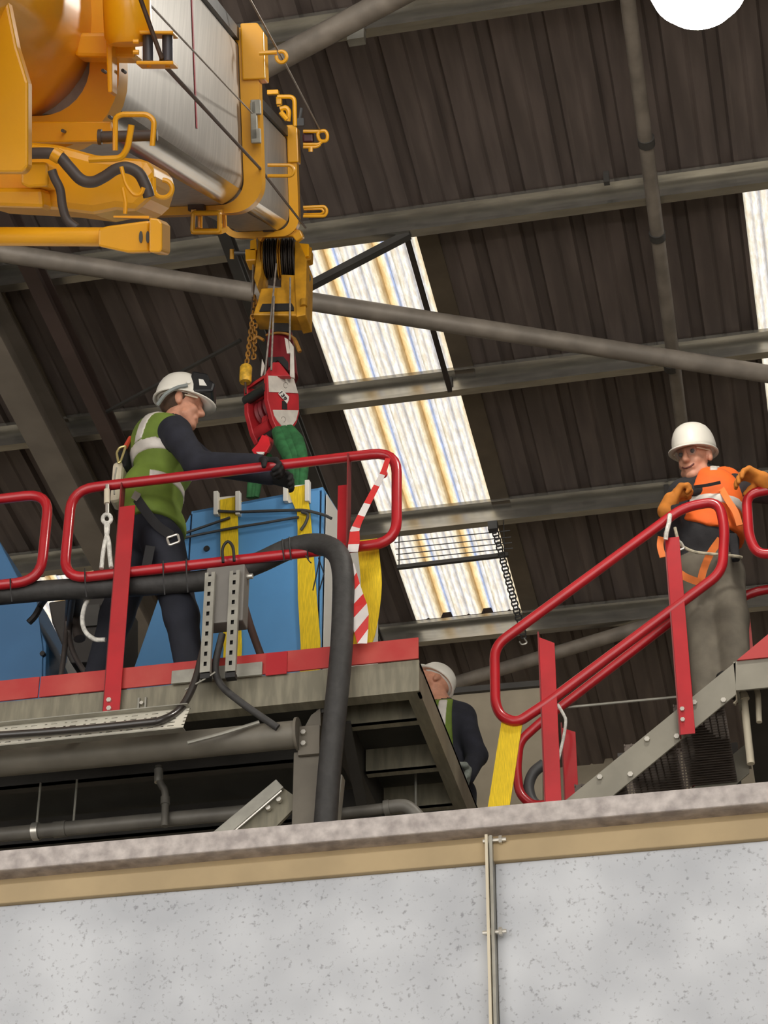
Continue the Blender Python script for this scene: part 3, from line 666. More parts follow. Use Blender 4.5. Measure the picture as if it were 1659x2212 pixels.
hk = smoothp(hk, 5); MB().tube(hk, 0, 14, rad=list(np.interp(np.linspace(0, 1, len(hk)), [0, .3, .6, .85, 1], [.028, .03, .036, .028, .010]))).build('hook', HOOKRED, hb, True)
MB().prism([PY(x, y, YH-.08) for x, y in ((566, 938), (580, 944), (584, 960), (575, 976), (552, 984), (543, 972), (556, 958))], (0, .02, 0)).build('safety_latch', M('latch_red', '#D8252E', .35), hb, bevel=.004)
MB().prism([PY(x, y, YH-.085) for x, y in ((553, 976), (571, 976), (568, 981), (558, 981))], (0, .01, 0)).build('latch_edge', WHITE, hb)
# upper guard
ga, gb = PY(604, 724, YH+.06), PY(611, 818, YH+.06); gx = gb-ga; gl = np.linalg.norm(gx); gx /= gl
MB().lathe(ga, gx, [(.072, 0), (.074, .005), (.084, gl-.01), (.084, gl)], 28).build('upper_guard', HOOKDK, hb, True)
wpts = [(608, 724), (622, 730), (634, 815), (628, 815)]
MB().prism([PY(x, y, YH-.005) for x, y in ((609, 726), (622, 733), (627, 762), (618, 764))], (0, .012, 0)).build('white_stripe', WHT, hb)
MB().prism([PY(x, y, YH-.005) for x, y in ((624, 734), (634, 748), (636, 816), (626, 814), (627, 765))], (0, .012, 0)).build('white_stripe', WHT, hb)
MB().prism([PY(x, y, YH-.005) for x, y in ((566, 775), (572, 790), (566, 812), (563, 812))], (0, .012, 0)).build('white_stripe', WHT, hb)
MB().prism([PY(x, y, YH-.03) for x, y in ((578, 772), (612, 770), (622, 782), (622, 800), (612, 790), (600, 778), (580, 792))], (0, .012, 0)).build('guard_opening', BLACK, hb)
MB().prism([PY(x, y, YH-.045) for x, y in ((590, 782), (603, 782), (627, 812), (568, 812))], (0, .03, 0)).build('apex_bracket', HOOKRED, hb, bevel=.004)
MB().tube(smoothp([PY(575, 724, YH), PY(605, 719, YH-.03), PY(632, 728, YH), PY(648, 760, YH+.02)], 5), 0, 8, rad=[.007]*11+[.012]*5).build('guide_ring', M('rusty_yellow', '#9A6A22', .6, 0, .3, 20), hb, True)

# chain weight
cw = thing('limit_switch_weight', PY(531, 826, 9.55), 'small yellow switch weight hanging on chains left of the hoist ropes', 'weight')
MB().lathe(PY(530, 826, 9.55), ZA, [(.030, 0), (.034, .01), (.034, .10), (.030, .108), (.006, .11)], 18).build('weight_body', M('weight_yellow', '#D8A832', .5, 0, .3, 30), cw, True)
MB().tube([PY(531, 850, 9.55), PY(530, 824, 9.55)], .006, 6).build('tail_rod', ROPE, cw, True)
def chain(par, a, b, n, w, mat, nm='chain_link'):
    a = np.array(a); b = np.array(b); dd = (b-a)/n; e = dd/np.linalg.norm(dd); L = np.linalg.norm(dd)
    for i in range(n):
        c = a+dd*(i+.5); sd = np.cross(e, YA) if i % 2 == 0 else np.cross(e, XA); sd = sd/np.linalg.norm(sd)
        MB().tube([c-e*L*.6-sd*w, c-e*L*.6+sd*w, c+e*L*.6+sd*w, c+e*L*.6-sd*w], w*.45, 6, True, w*.8).build(nm, mat, par, True)
RUST = M('rusty_yellow', '#9A6A22', .6)
chain(cw, PY(533, 785, 9.55), PY(546, 680, 9.55), 13, .010, RUST)
chain(cw, PY(548, 775, 9.57), PY(551, 700, 9.57), 9, .011, RUST)
MB().tube(smoothp([PY(545, 735, 9.56), PY(556, 728, 9.56), PY(570, 735, 9.56)], 4), .009, 8).build('shackle', RUST, cw, True)

# ================================================================== CRANE BOOM
bm = thing('telescopic_boom', BL(-1.25, .6, 5), 'yellow and silver telescopic crane boom reaching out overhead', 'crane boom')
def rrect(r0, r1, w0, w1, rb, rt, n=8):
    P = []
    for cx, cy, rad, a0 in ((r1-rb, w0+rb, rb, -90), (r1-rt, w1-rt, rt, 0), (r0+rt, w1-rt, rt, 90), (r0+rb, w0+rb, rb, 180)):
        for k in range(n+1):
            a = math.radians(a0+90*k/n); P.append((cx+rad*math.cos(a), cy+rad*math.sin(a)))
    return P
def section(name, prof, s0, s1, mat, **kw): return MB().loft([[BL(r, w, s) for r, w in prof] for s in (s0, s1)]).build(name, mat, bm, True, **kw)
def collar(name, po, pi, s0, s1, mat=YEL, **kw):
    mb = MB(); n = len(po); V = []
    for s in (s0, s1):
        V += [BL(r, w, s) for r, w in po]; V += [BL(r, w, s) for r, w in pi]
    fs = []
    for k in range(n):
        l = (k+1) % n
        fs += [(k, l, 2*n+l, 2*n+k), (n+l, n+k, 3*n+k, 3*n+l), (l, k, n+k, n+l), (2*n+k, 2*n+l, 3*n+l, 3*n+k)]
    mb.add(V, fs); return mb.build(name, mat, bm, True, **kw)
P0 = rrect(-1.62, -1.00, .64, 1.46, .26, .05)
section('base_section', P0, 1.4, 5.9, YEL, label='yellow outer boom section')
P1 = rrect(-1.55, -1.015, .665, 1.335, .115, .03)
section('middle_section', P1, 5.88, 9.5, SILV, label='silver boom section with rounded lower corner')
P2 = rrect(-1.45, -1.105, .735, 1.245, .085, .02)
section('inner_section', P2, 9.0, 12.6, SILV, label='silver inner boom section')
# polished strips added as the highlight along the rounded lower right corner
for (rr_, s0, s1, r1, w0, mat) in ((.115, 6.0, 9.47, -1.015, .665, CHROME), (.085, 9.65, 12.55, -1.105, .735, CHROME)):
    mb = MB(); rings = []
    for s in (s0, s1):
        ring = []
        for k in range(7):
            a = math.radians(-78+50*k/6); ring.append(BL(r1-rr_+(rr_+.002)*math.cos(a), w0+rr_+(rr_+.002)*math.sin(a), s))
        for k in range(7)[::-1]:
            a = math.radians(-78+50*k/6); ring.append(BL(r1-rr_+(rr_-.006)*math.cos(a), w0+rr_+(rr_-.006)*math.sin(a), s))
        rings.append(ring)
    mb.loft(rings).build('highlight_strip', mat, bm, True, label='polished strip added as the highlight on the rounded corner')
for (r1, w1, s0, s1) in ((-1.02, 1.335, 5.9, 9.4), (-1.105, 1.245, 9.6, 12.5)):
    MB().prism([BL(r1-.03, w1, s0), BL(r1+.012, w1, s0), BL(r1+.012, w1+.05, s0), BL(r1-.03, w1+.05, s0)], BU*(s1-s0)).build('top_track', DGREY, bm)
# collars
collar('base_collar', rrect(-1.68, -.935, .565, 1.5, .20, .05), rrect(-1.60, -1.01, .655, 1.42, .13, .05), 5.82, 5.96)
collar('middle_collar', rrect(-1.60, -.935, .63, 1.385, .13, .04), rrect(-1.555, -1.012, .664, 1.337, .10, .03), 9.40, 9.54)
collar('inner_collar', rrect(-1.485, -1.052, .70, 1.28, .10, .03), rrect(-1.452, -1.103, .733, 1.246, .07, .02), 12.52, 12.66)
# heads of the collars (thicker tops)
MB().prism([BL(-1.0, 1.17, 9.38), BL(-.905, 1.17, 9.38), BL(-.905, 1.36, 9.38), BL(-.93, 1.40, 9.38), BL(-1.0, 1.40, 9.38)], BU*.16).build('collar_head', YEL, bm, bevel=.006)
MB().prism([BL(-1.1, 1.10, 12.5), BL(-1.04, 1.10, 12.5), BL(-1.04, 1.29, 12.5), BL(-1.06, 1.305, 12.5), BL(-1.1, 1.305, 12.5)], BU*.16).build('collar_head', YEL, bm, bevel=.006)
# ribs of the base section, cheek plate, lower bracket
for s in (3.6, 4.5): collar('stiffener', rrect(-1.66, -.965, .60, 1.48, .24, .05), rrect(-1.63, -.998, .638, 1.455, .22, .05), s, s+.10)
bpoly(MB(), [(-60, -20), (12, -20), (36, 100), (60, 178), (60, 360), (48, 373), (-60, 373)], 4.9, .05).build('cheek_plate', YEL, bm, bevel=.006)
bpoly(MB(), [(62, 306), (120, 312), (160, 322), (205, 334), (320, 344), (338, 380), (322, 430), (292, 458), (250, 452), (200, 462), (120, 452), (-60, 442), (-60, 320)], 5.35, .35).build('lower_bracket', YEL, bm, bevel=.02)
bpoly(MB(), [(45, 350), (100, 350), (104, 358), (104, 402), (60, 405), (45, 398)], 5.22, .12).build('valve_box', YEL, bm, bevel=.006)
bpoly(MB(), [(-60, 405), (90, 405), (95, 450), (-60, 445)], 5.25, .1).build('lower_plate', YEL, bm, bevel=.01)
bpoly(MB(), [(60, 262), (240, 262), (244, 290), (235, 306), (60, 308)], 5.75, .06).build('collar_web', YEL, bm, bevel=.004)
for q in ((135, 282), (222, 152), (265, 152), (236, 252)):
    p = BP(*q, 5.72); MB().tube([p, p+BU*.04], .0045, 8).build('bolt', DGREY, bm, True)
bpoly(MB(), [(160, 70), (290, 68), (292, 125), (160, 122)], 5.70, .12).build('guide_mount', YEL, bm, bevel=.01)
bpoly(MB(), [(228, 65), (242, 65), (242, 200), (232, 200)], 5.64, .08).build('gusset', YEL, bm, bevel=.004)
MB().lathe(BP(275, 25, 5.62), BW, [(.05, -.08), (.06, -.06), (.06, .06), (.05, .08)], 20).build('winch_motor', YEL, bm, True)
# round vessel on base
# rope guide with two rollers
bpoly(MB(), [(300, 66), (374, 66), (374, 73), (300, 73)], 5.55, .09).build('guide_plate', YEL, bm, bevel=.002)
bpoly(MB(), [(294, 131), (374, 131), (374, 139), (294, 139)], 5.55, .09).build('guide_plate', YEL, bm, bevel=.002)
for x in (320, 362):
    MB().tube([BP(x, 73, 5.58), BP(x, 131, 5.58)], .0135, 14).build('guide_roller', M('roller_grey', '#55545A', .35, .3), bm, True)
for x in (322, 362): MB().tube([BP(x, 138, 5.58), BP(x, 146, 5.58)], .006, 8).build('bolt', YEL, bm, True)
for y in (90, 113): MB().tube([BP(288, y, 5.55), BP(300, y, 5.55)], .006, 8).build('bolt', YEL, bm, True)
# red mark
MB().hexa([BL(-1.013, .80+.0, s)+BR*dr+BW*dw for dw in (.03, .50) for dr, s in ((0, 7.93), (.002, 7.93), (.002, 7.96), (0, 7.96))]).build('red_mark', M('red_paint', '#B01C30', .5), bm)
# ropes along the boom
def rope(pts, r, mat, nm='boom_rope', par=None): return MB().tube([BP(*p) for p in pts], r, 8).build(nm, mat, par or bm, True)
rope([(290, -40, 5.5), (349, 125, 5.56), (349, 134, 5.6), (560, 362, 9.35), (660, 492, 12.6)], .006, ROPE)
rope([(300, -15, 5.6), (545, 245, 9.3)], .003, ROPEL)
rope([(530, -20, 8.9), (612, 130, 9.45), (690, 278, 12.5)], .0045, ROPEL)
# eyelets and loops
def bl_(pts, s, r, nm, mat=YEL, closed=False, fil=.02): return MB().tube([BP(x, y, s) for x, y in pts], r, 8, closed, fil).build(nm, mat, bm, True)
bl_([(560, 115), (598, 113)], 9.3, .009, 'eyelet_arm')
MB().tube([BP(608+11*math.cos(a), 123+12*math.sin(a), 9.3) for a in np.linspace(-2.2, 3.4, 18)], .008, 8).build('eyelet', YEL, bm, True)
bl_([(578, 357), (630, 357), (636, 369), (630, 380), (578, 380)], 9.3, .0075, 'wire_loop', fil=.03)
bl_([(655, 448), (702, 446), (707, 456), (702, 467), (655, 467)], 12.5, .009, 'wire_loop', fil=.03)
bl_([(656, 452), (695, 451), (700, 457), (695, 462), (656, 463)], 12.6, .007, 'wire_loop', fil=.02)
bl_([(655, 284), (690, 284), (703, 282), (708, 292), (706, 305), (690, 305), (686, 290), (690, 284)], 12.5, .010, 'wire_loop', fil=.02)
bl_([(655, 312), (690, 312), (697, 303)], 12.5, .009, 'wire_loop')
bl_([(655, 318), (684, 318), (692, 312)], 12.5, .008, 'wire_loop')
bl_([(671, 318), (671, 328)], 12.5, .013, 'loop_pin')
MB().obox(BP(666, 298, 12.55), (BR, BW, BU), (.03, .028, .03)).build('camera_unit', M('dark_maroon', '#4A2028', .4), bm, bevel=.01)
bl_([(599, 209), (636, 209), (637, 272)], 12.3, .012, 'top_frame', fil=.03)
bl_([(600, 209), (602, 230)], 12.3, .010, 'top_frame')
MB().obox(BP(590, 200, 12.0), (BR, BW, BU), (.03, .012, .03)).build('top_bracket', YEL, bm, bevel=.004)
MB().obox(BP(603, 220, 12.1), (BR, BW, BU), (.014, .016, .03)).build('top_bracket', YEL, bm, bevel=.004)
bl_([(605, 236), (618, 232), (624, 240), (622, 262)], 12.2, .014, 'top_handle', fil=.02)
bl_([(606, 242), (620, 258)], 12.15, .014, 'top_handle')
bl_([(647, 258), (651, 233)], 12.5, .009, 'antenna', DGREY)
MB().obox(BP(648, 264, 12.5), (BR, BW, BU), (.022, .02, .02)).build('antenna_base', DGREY, bm)
# bracket on silver side of the middle collar
for y in (224, 286):
    MB().obox(BP(553, (y+300)/2 if False else y+8, 9.35), (BR, BW, BU), (.02, .03, .02)).build('side_lug', GALV, bm, bevel=.004)
bpoly(MB(), [(540, 222), (552, 216), (556, 300), (542, 302)], 9.33, .05).build('side_plate', GALV, bm, bevel=.003)
# rollers under the middle collar
def frame_box(pts, s, r):
    return bl_(pts, s, r, 'roller_frame', closed=True, fil=.008)
frame_box([(418, 460), (474, 460), (474, 500), (416, 500)], 9.3, .010); frame_box([(432, 456), (484, 462), (486, 498), (432, 498)], 9.55, .010)
for x in (418, 474):
    MB().bar(BP(x, 458, 9.3), BP(x+12, 455, 9.55), .02, .02, BW).build('roller_bracket', YEL, bm)
    MB().bar(BP(x, 500, 9.3), BP(x+12, 496, 9.55), .02, .02, BW).build('roller_bracket', YEL, bm)
MB().tube([BP(416, 500, 9.4), BP(476, 500, 9.4)], .014, 10).build('roller', YEL2, bm, True)
MB().obox(BP(425, 444, 9.36), (BR, BW, BU), (.032, .022, .04)).build('wear_pad', M('pad_brown', '#5A4438', .7), bm)
MB().obox(BP(580, 492, 12.5), (BR, BW, BU), (.028, .022, .04)).build('wear_pad', M('pad_brown', '#5A4438', .7), bm)
# hoses and brackets under the base
HOSEB = M('hose_dark', '#4C4440', .5, 0, .1, 20)
bh = lambda pts, s, r, nm, mat=HOSEB: MB().tube(smoothp([BP(x, y, s) for x, y in pts], 6), r, 12).build(nm, mat, bm, True)
bh([(40, 332), (105, 331), (128, 338), (150, 362), (175, 388), (200, 393), (225, 382), (250, 366), (275, 362), (300, 375), (315, 402), (322, 425)], 5.2, .0135, 'hydraulic_hose')
bh([(112, 368), (118, 385), (130, 410), (135, 445), (145, 475), (165, 492)], 5.2, .0105, 'hydraulic_hose')
MB().tube([BP(114, 331, 5.2), BP(131, 341, 5.2)], .0165, 14).build('hose_clip', YEL, bm, True)
MB().tube([BP(212, 296, 5.6), BP(340, 292, 5.6)], .014, 14).build('cylinder_rod', HOSEB, bm, True)
MB().tube([BP(212, 296, 5.6), BP(220, 296, 5.6)], .019, 14).build('rod_collar', HOSEB, bm, True)
bl_([(249, 325), (249, 255), (262, 247), (318, 247), (333, 260), (329, 315)], 5.3, .0065, 'guard_hoop', fil=.04)
bl_([(192, 345), (262, 342), (276, 320), (284, 270)], 5.25, .0075, 'guard_hoop', fil=.04)
MB().tube([BP(352+20*math.cos(a), 408+19*math.sin(a), 5.3) for a in np.linspace(-1.6, 3.3, 18)]+[BP(332, 385, 5.3)], .006, 8).build('pigtail_eye', YEL, bm, True)
bl_([(262, 360), (272, 400), (290, 422), (305, 420), (310, 405)], 5.15, .005, 'wire_bracket', fil=.04)
bl_([(265, 405), (272, 440), (270, 462)], 5.15, .005, 'wire_bracket')
# yellow tie bar with end plate
MB().tube([BP(-60, 511, 5.1), BP(240, 512, 5.1)], .0215, 20).build('tie_bar', YEL, bm, True)
bpoly(MB(), [(212, 494), (232, 488), (322, 476), (322, 545), (275, 546), (212, 532)], 5.05, .05).build('tie_bar_fork', YEL, bm, bevel=.005)
bpoly(MB(), [(322, 470), (342, 472), (350, 482), (350, 540), (345, 546), (322, 545)], 5.0, .13).build('tie_bar_end', YEL, bm, bevel=.006)
for x, w in ((304, 4), (319, 4)):
    MB().prism([BP(x+w*math.cos(a), 512+13*math.sin(a), 5.046) for a in np.linspace(0, 6.28, 16)[:-1]], BU*.004).build('pin_slot', DGREY, bm)
bpoly(MB(), [(245, 466), (322, 466), (322, 472), (245, 470)], 5.1, .04).build('tie_bar_clip', YEL, bm)
# ---- boom head with sheaves
YS = 9.58
def HS(px, py, dy=0.): return PY(px, py, YS+dy)
hc = HS(602, 558); ax = BR
for i in range(8):
    c = HS(568+i*9.4, 560); big = i in (0, 4)
    MB().lathe(c, ax, [(.03, -.010), (.118, -.010), (.118, -.006), (.10, 0), (.118, .006), (.118, .010), (.03, .010)], 30).build('head_sheave', YEL2 if big else M('sheave_dark', '#3A322C', .5), bm, True)
MB().tube([HS(532, 548), HS(672, 542)], .022, 14).build('sheave_shaft', YEL, bm, True)
for pts, dy, ext in (([(556, 512), (568, 505), (564, 590), (555, 620), (548, 600), (556, 540)], -.08, .03), ([(636, 520), (646, 522), (662, 560), (660, 680), (640, 684), (636, 600)], -.08, .03)):
    MB().prism([HS(x, y, dy) for x, y in pts], (0, .16, 0)).build('head_cheek', YEL2, bm, bevel=.005)
bpoly(MB(), [(556, 498), (648, 496), (655, 512), (640, 522), (632, 511), (570, 511), (562, 522), (556, 515)], 12.55, .12).build('head_yoke', YEL, bm, bevel=.006)
MB().prism([HS(x, y, -.06) for x, y in ((529, 538), (553, 535), (553, 562), (530, 563))], (0, .09, 0)).build('shaft_end', YEL, bm, bevel=.006)
MB().prism([HS(x, y, -.06) for x, y in ((541, 520), (553, 515), (555, 540), (540, 540))], (0, .02, 0)).build('shaft_lug', YEL, bm)
MB().prism([HS(x, y, -.06) for x, y in ((644, 524), (667, 526), (667, 552), (644, 556))], (0, .09, 0)).build('shaft_end', YEL, bm, bevel=.006)
MB().prism([HS(x, y, -.04) for x, y in ((666, 538), (673, 538), (672, 560), (650, 566), (650, 555))], (0, .05, 0)).build('shaft_end', YEL2, bm, bevel=.004)
MB().tube([HS(505, 547), HS(532, 547)], .012, 8).build('side_bar', DGREY, bm, True)
bl_([(501, 538), (501, 560)], 12.7, .012, 'side_bar_end', YEL2)
MB().prism([HS(x, y, -.07) for x, y in ((564, 622), (606, 620), (607, 592), (655, 594), (657, 650), (652, 682), (546, 680), (556, 650))], (0, .14, 0)).build('lower_head_block', YEL2, bm, bevel=.008)
MB().prism([HS(x, y, -.08) for x, y in ((567, 656), (630, 655), (634, 662), (634, 670), (560, 672))], (0, .01, 0)).build('rope_window', BLACK, bm)
MB().tube([HS(656, 648, -.08), HS(656, 662, -.08)], .02, 12).build('anchor_pin', YEL2, bm, True)
MB().tube(smoothp([HS(659, 572), HS(668, 590), HS(670, 605), HS(662, 612)], 4), .003, 6).build('sensor_wire', DGREY, bm, True)
MB().prism([HS(x, y, .0) for x, y in ((592, 686), (622, 684), (624, 716), (588, 716))], (0, .06, 0)).build('rope_guard', BLACK, bm)
for a, b_ in (((597, 570), (572, 812)), ((592, 640), (586, 800)), ((627, 600), (626, 735)), ((548, 540), (545, 640))):
    MB().tube([HS(*a, -.10 if a[0] != 548 else 0), HS(*b_, -.06)], .0055, 8).build('hoist_rope', ROPEL, bm, True, label='steel hoist rope')
MB().tube([HS(553, 560), HS(543, 680), HS(533, 790)], .006, 8).build('hoist_rope', ROPE, bm, True)
chain(bm, HS(546, 690), HS(551, 640), 6, .012, RUST, 'head_chain')
# ================================================================== BARRIER TAPE, LOOSE STRAPS
tape = MB()
RW = bpy.data.materials.new('barrier_tape'); RW.use_nodes = True; nt = RW.node_tree; b = nt.nodes['Principled BSDF']; b.inputs['Roughness'].default_value = .4
def tape_piece(pts, ws, name, par, n):
    P = smoothp([PY(*p) for p in pts], 4); k = len(P); W_ = [np.interp(i/(k-1), np.linspace(0, 1, len(ws)), ws) for i in range(k)]
    mb = MB(); acc = 0
    for i in range(k-1):
        w0 = W_[i]; w1 = W_[i+1]; dd = P[i+1]-P[i]; L = np.linalg.norm(dd); sd = np.cross(dd/L, YA); sd /= np.linalg.norm(sd)
        mb.cur = 0 if int(acc/n) % 2 == 0 else 1; acc += L
        sh = .35
        q = [P[i]-sd*w0+dd*sh*0, P[i]+sd*w0+dd*.0, P[i+1]+sd*w1, P[i+1]-sd*w1]
        mb.add(q, [(0, 1, 2, 3)])
    return mb.build(name, [M('tape_red', '#D8302E', .45), M('tape_white', '#E8E0DC', .45)], par, solid=.0015)
tp = thing('barrier_tape', PY(790, 1390, 8.36), 'red and white striped barrier tape tied to the rail corner and hanging down', 'barrier tape')
tape_piece([(838, 990, 8.33), (826, 1025, 8.33), (800, 1075, 8.34), (775, 1125, 8.34), (765, 1150, 8.35)], [.012, .014, .016, .018, .022], 'upper_tape', tp, .075)
tape_piece([(766, 1148, 8.34), (765, 1170, 8.34), (762, 1192, 8.34)], [.022, .026, .024], 'tape_fold', tp, .06)
def diag_tape(pl, pr_, n, par):
    # hanging wide tape with slanted stripes between left and right edges
    L = smoothp([PY(*p) for p in pl], 8); R_ = smoothp([PY(*p) for p in pr_], 8); k = len(L); mb = MB()
    def lerp(A, t): 
        t = max(0, min(1, t))*(k-1); i = min(int(t), k-2); return A[i]+(A[i+1]-A[i])*(t-i)
    edges = np.linspace(-.16, 1.0, n+1)
    for i in range(n):
        a, b_ = edges[i], edges[i+1]; mb.cur = i % 2
        if b_+.0 < 0 and a+.16 <= 0: continue
        mb.add([lerp(L, a+.16), lerp(L, b_+.16), lerp(R_, b_), lerp(R_, a)], [(0, 1, 2, 3)])
    return mb.build('hanging_tape', [M('tape_red', '#D8302E'), M('tape_white', '#E8E0DC')], par, solid=.0015)
diag_tape([(756, 1215, 8.33), (755, 1270, 8.32), (757, 1330, 8.32), (772, 1390, 8.33)], [(764, 1215, 8.33), (780, 1270, 8.32), (796, 1320, 8.31), (793, 1390, 8.33)], 8, tp)
MB().ribbon([PY(757, 1210, 8.36), PY(754, 1290, 8.36), PY(756, 1385, 8.36)], XA*.009, .002).build('tape_tail', M('tape_white', '#E8E0DC'), tp)
MB().tube([PY(x, y, 8.34) for x, y in ((828, 1018), (834, 1024), (829, 1030), (824, 1024))], .010, 8, True, .01).build('tape_knot', M('tape_red', '#D8302E'), tp, True)
ls = [(793, 1166, 8.47), (797, 1200, 8.47), (802, 1260, 8.46), (797, 1320, 8.46), (788, 1370, 8.46), (780, 1394, 8.46)]
MB().ribbon(smoothp([PY(*p) for p in ls], 5), XA*.048, .006).build('loose_strap', STRAP, None, label='yellow strap draped over the end of the guard rail beside the striped tape', cat='strap')
MB().ribbon(smoothp([PY(780, 1300, 8.5), PY(772, 1345, 8.5), PY(762, 1392, 8.5)], 4), XA*.03, .006).build('strap_tail', STRAP, None, label='lower tail of yellow strap behind the striped tape', cat='strap')
YS_ = 9.2
MB().ribbon([PY(1108, 1548, YS_-.03), PY(1107, 1556, YS_-.04), PY(1098, 1610, YS_-.04), PY(1086, 1690, YS_-.04), PY(1073, 1770, YS_-.04), PY(1062, 1840, YS_-.04)], XA*.050, .007).build('hanging_strap', STRAP, None, label='yellow strap hanging from the lower end of the stair handrail', cat='strap')

# ================================================================== STAIR ON THE RIGHT
st = thing('steel_stair', PY(1400, 1600, 9.6), 'steel stair with grey stringers rising to the right landing', 'stair')
STR = M('stringer_grey', '#8B8678', .55, .1, .1, 5)
a = PY(1210, 1740, YS_); b_ = PY(1590, 1432, YS_); d = (b_-a); d = d/np.linalg.norm(d); nn = np.array([-d[2], 0, d[0]])
lowp = a-d*1.8
def stringer(Y, name):
    o = np.array([0, Y-YS_, 0]); top = PY(1590, 1428, YS_)+o; bot = PY(1590, 1500, YS_)+o; l1 = lowp+o; l2 = l1-ZA*(top[2]-bot[2])
    return MB().prism([l1, l2, bot, top], (0, .012, 0)).build(name, STR, st, bevel=.002)
sf = stringer(YS_, 'stringer'); stringer(10.0, 'stringer')
for q in ((1500, 1519), (1563, 1514), (1462, 1592), (1398, 1598), (1296, 1680), (1362, 1674)):
    p = PY(*q, YS_-.001); MB().tube([p-YA*.012, p], .013, 6).build('bolt', STEEL, sf)
GRT = M('grating_dark', '#5A5048', .6, .2, .15, 8)
slope = d[2]/d[0]
for i in range(10):
    x = PY(1590, 1500, YS_)[0]-.06-i*.235; z = a[2]+(x-a[0])*slope-.12
    mb = MB()
    for k in range(8): mb.box((x-.23+k*.031, YS_+.014, z-.012), (x-.23+k*.031+.006, 9.998, z))
    for k in range(30): mb.box((x-.23, YS_+.02+k*.0262, z-.035), (x+.0, YS_+.024+k*.0262, z))
    mb.build('tread', GRT, st)
# landing
ld = thing('landing', (0.5, 9.6, 5.1), 'right hand landing with red toe plate at the head of the stair', 'platform')
xl_ = PY(1590, 1430, YS_)[0]; zl = PY(1600, 1428, YS_)[2]
MB().box((xl_, YS_, zl-.15), (1.6, YS_+.012, zl)).build('edge_beam', STR, ld)
MB().box((xl_, YS_+.012, zl-.03), (1.6, 10.4, zl)).build('deck_plate', DARKST, ld)
MB().prism([(xl_+.005, YS_-.012, zl), (1.6, YS_-.012, zl), (1.6, YS_-.012, zl+.13), (xl_+.17, YS_-.012, zl+.13)], (0, .010, 0)).build('toe_plate', RED2, ld)
MB().box((xl_-.012, YS_+.0, zl-.15), (xl_, 10.0, zl)).build('landing_end_beam', STR, ld)
# front handrail
hrl = thing('stair_handrail', PY(1180, 1740, YS_), 'red tubular handrail on the near side of the stair', 'railing')
YHd = YS_-.05
fr = [(1074, 1392), (1470, 1092), (1560, 1086), (1567, 1222), (1500, 1288), (1180, 1520), (1106, 1572), (1070, 1530)]
fr = [(1068, 1396), (1476, 1096), (1552, 1082), (1566, 1140), (1560, 1236), (1180, 1520), (1116, 1562), (1082, 1548), (1070, 1520)]
MB().tube([PY(x, y, YHd) for x, y in fr], .0245, 16, True, .07).build('rail_loop', RED, hrl, True)
def vpost(par, px, ptop, pbot, Y, w, slant=0.):
    t = PY(px, ptop, Y); bt = PY(px, pbot, Y)
    zb = bt[2]
    vpost.face = MB().prism([(t[0], Y, zb), (t[0]+w, Y, zb), (t[0]+w, Y, t[2]-slant), (t[0], Y, t[2])], (0, .006, 0)).build('post_face', RED, par, bevel=.0015)
    MB().box((t[0]-.006, Y, zb), (t[0], Y+.045, t[2]+.03)).build('post_flange', M('rail_red_side_shade', '#7E2424', .5), par)  # same red post, side shade put into the colour
    return t
t = PY(1437, 1160, YHd-.02); bz = PY(1470, 1572, YHd-.02)[2]
vpost(hrl, 1164, 1376, 1840, YHd-.02, .072, .04)
vpost(hrl, 1437, 1162, 1590, YHd-.02, .066)
for q in ((1474, 1533), (1475, 1556)):
    p = PY(*q, YHd-.021); MB().tube([p-YA*.012, p], .011, 6).build('bolt', STEEL, vpost.face)
# far handrail
hr2 = thing('stair_handrail', PY(1220, 1740, 10.0), 'red tubular handrail on the far side of the stair behind the near one', 'railing')
zt_off = 0.
f2 = [(1452, 1336), (1200, 1512), (1128, 1590), (1116, 1640), (1120, 1712), (1150, 1742), (1200, 1720), (1452, 1540)]
mb = MB().tube([PY(x, y, 10.0) for x, y in [(1560, 1258), (1168, 1560), (1122, 1602), (1116, 1660), (1122, 1715), (1150, 1740), (1180, 1738)]], .0235, 14, False, .05)
mb.build('rail_loop', RED, hr2, True)
vpost(hr2, 1214, 1572, 1860, 10.0, .066, .03); vpost(hr2, 1472, 1372, 1700, 10.0, .066)
# right landing rails
hr3 = thing('landing_guard_rail', PY(1640, 1400, 9.25), 'red tubular guard rail at the right edge of the landing', 'railing')
MB().tube([PY(1612, 1068, 9.16), PY(1618, 1160, 9.16), PY(1636, 1198, 9.16), PY(1800, 1190, 9.16), PY(1800, 1030, 9.16)], .0245, 14, True, .06).build('rail_loop', RED, hr3, True)
hr4 = thing('landing_guard_rail', PY(1600, 1400, 10.0), 'low red guard rail bend beside the trouser leg, lower right', 'railing')
MB().tube([PY(x, y, 10.0) for x, y in ((1800, 1255), (1640, 1276), (1600, 1290), (1590, 1325), (1598, 1470))], .0245, 14, False, .06).build('rail_bend', RED, hr4, True)
MB().box((PY(1600, 1350, 10.0)[0], 10.0, zl), (PY(1600, 1350, 10.0)[0]+.05, 10.006, PY(1600, 1325, 10.0)[2])).build('post_face', RED2, hr4)
# white rope on stair rail
MB().tube(smoothp([PY(1205, 1522, 9.9), PY(1218, 1545, 9.9), PY(1222, 1560, 9.9), PY(1216, 1600, 9.9), PY(1205, 1645, 9.9)], 5), .008, 8).build('rope_tail', BONE, None, True, label='frayed white rope tail knotted to the far stair handrail', cat='rope')
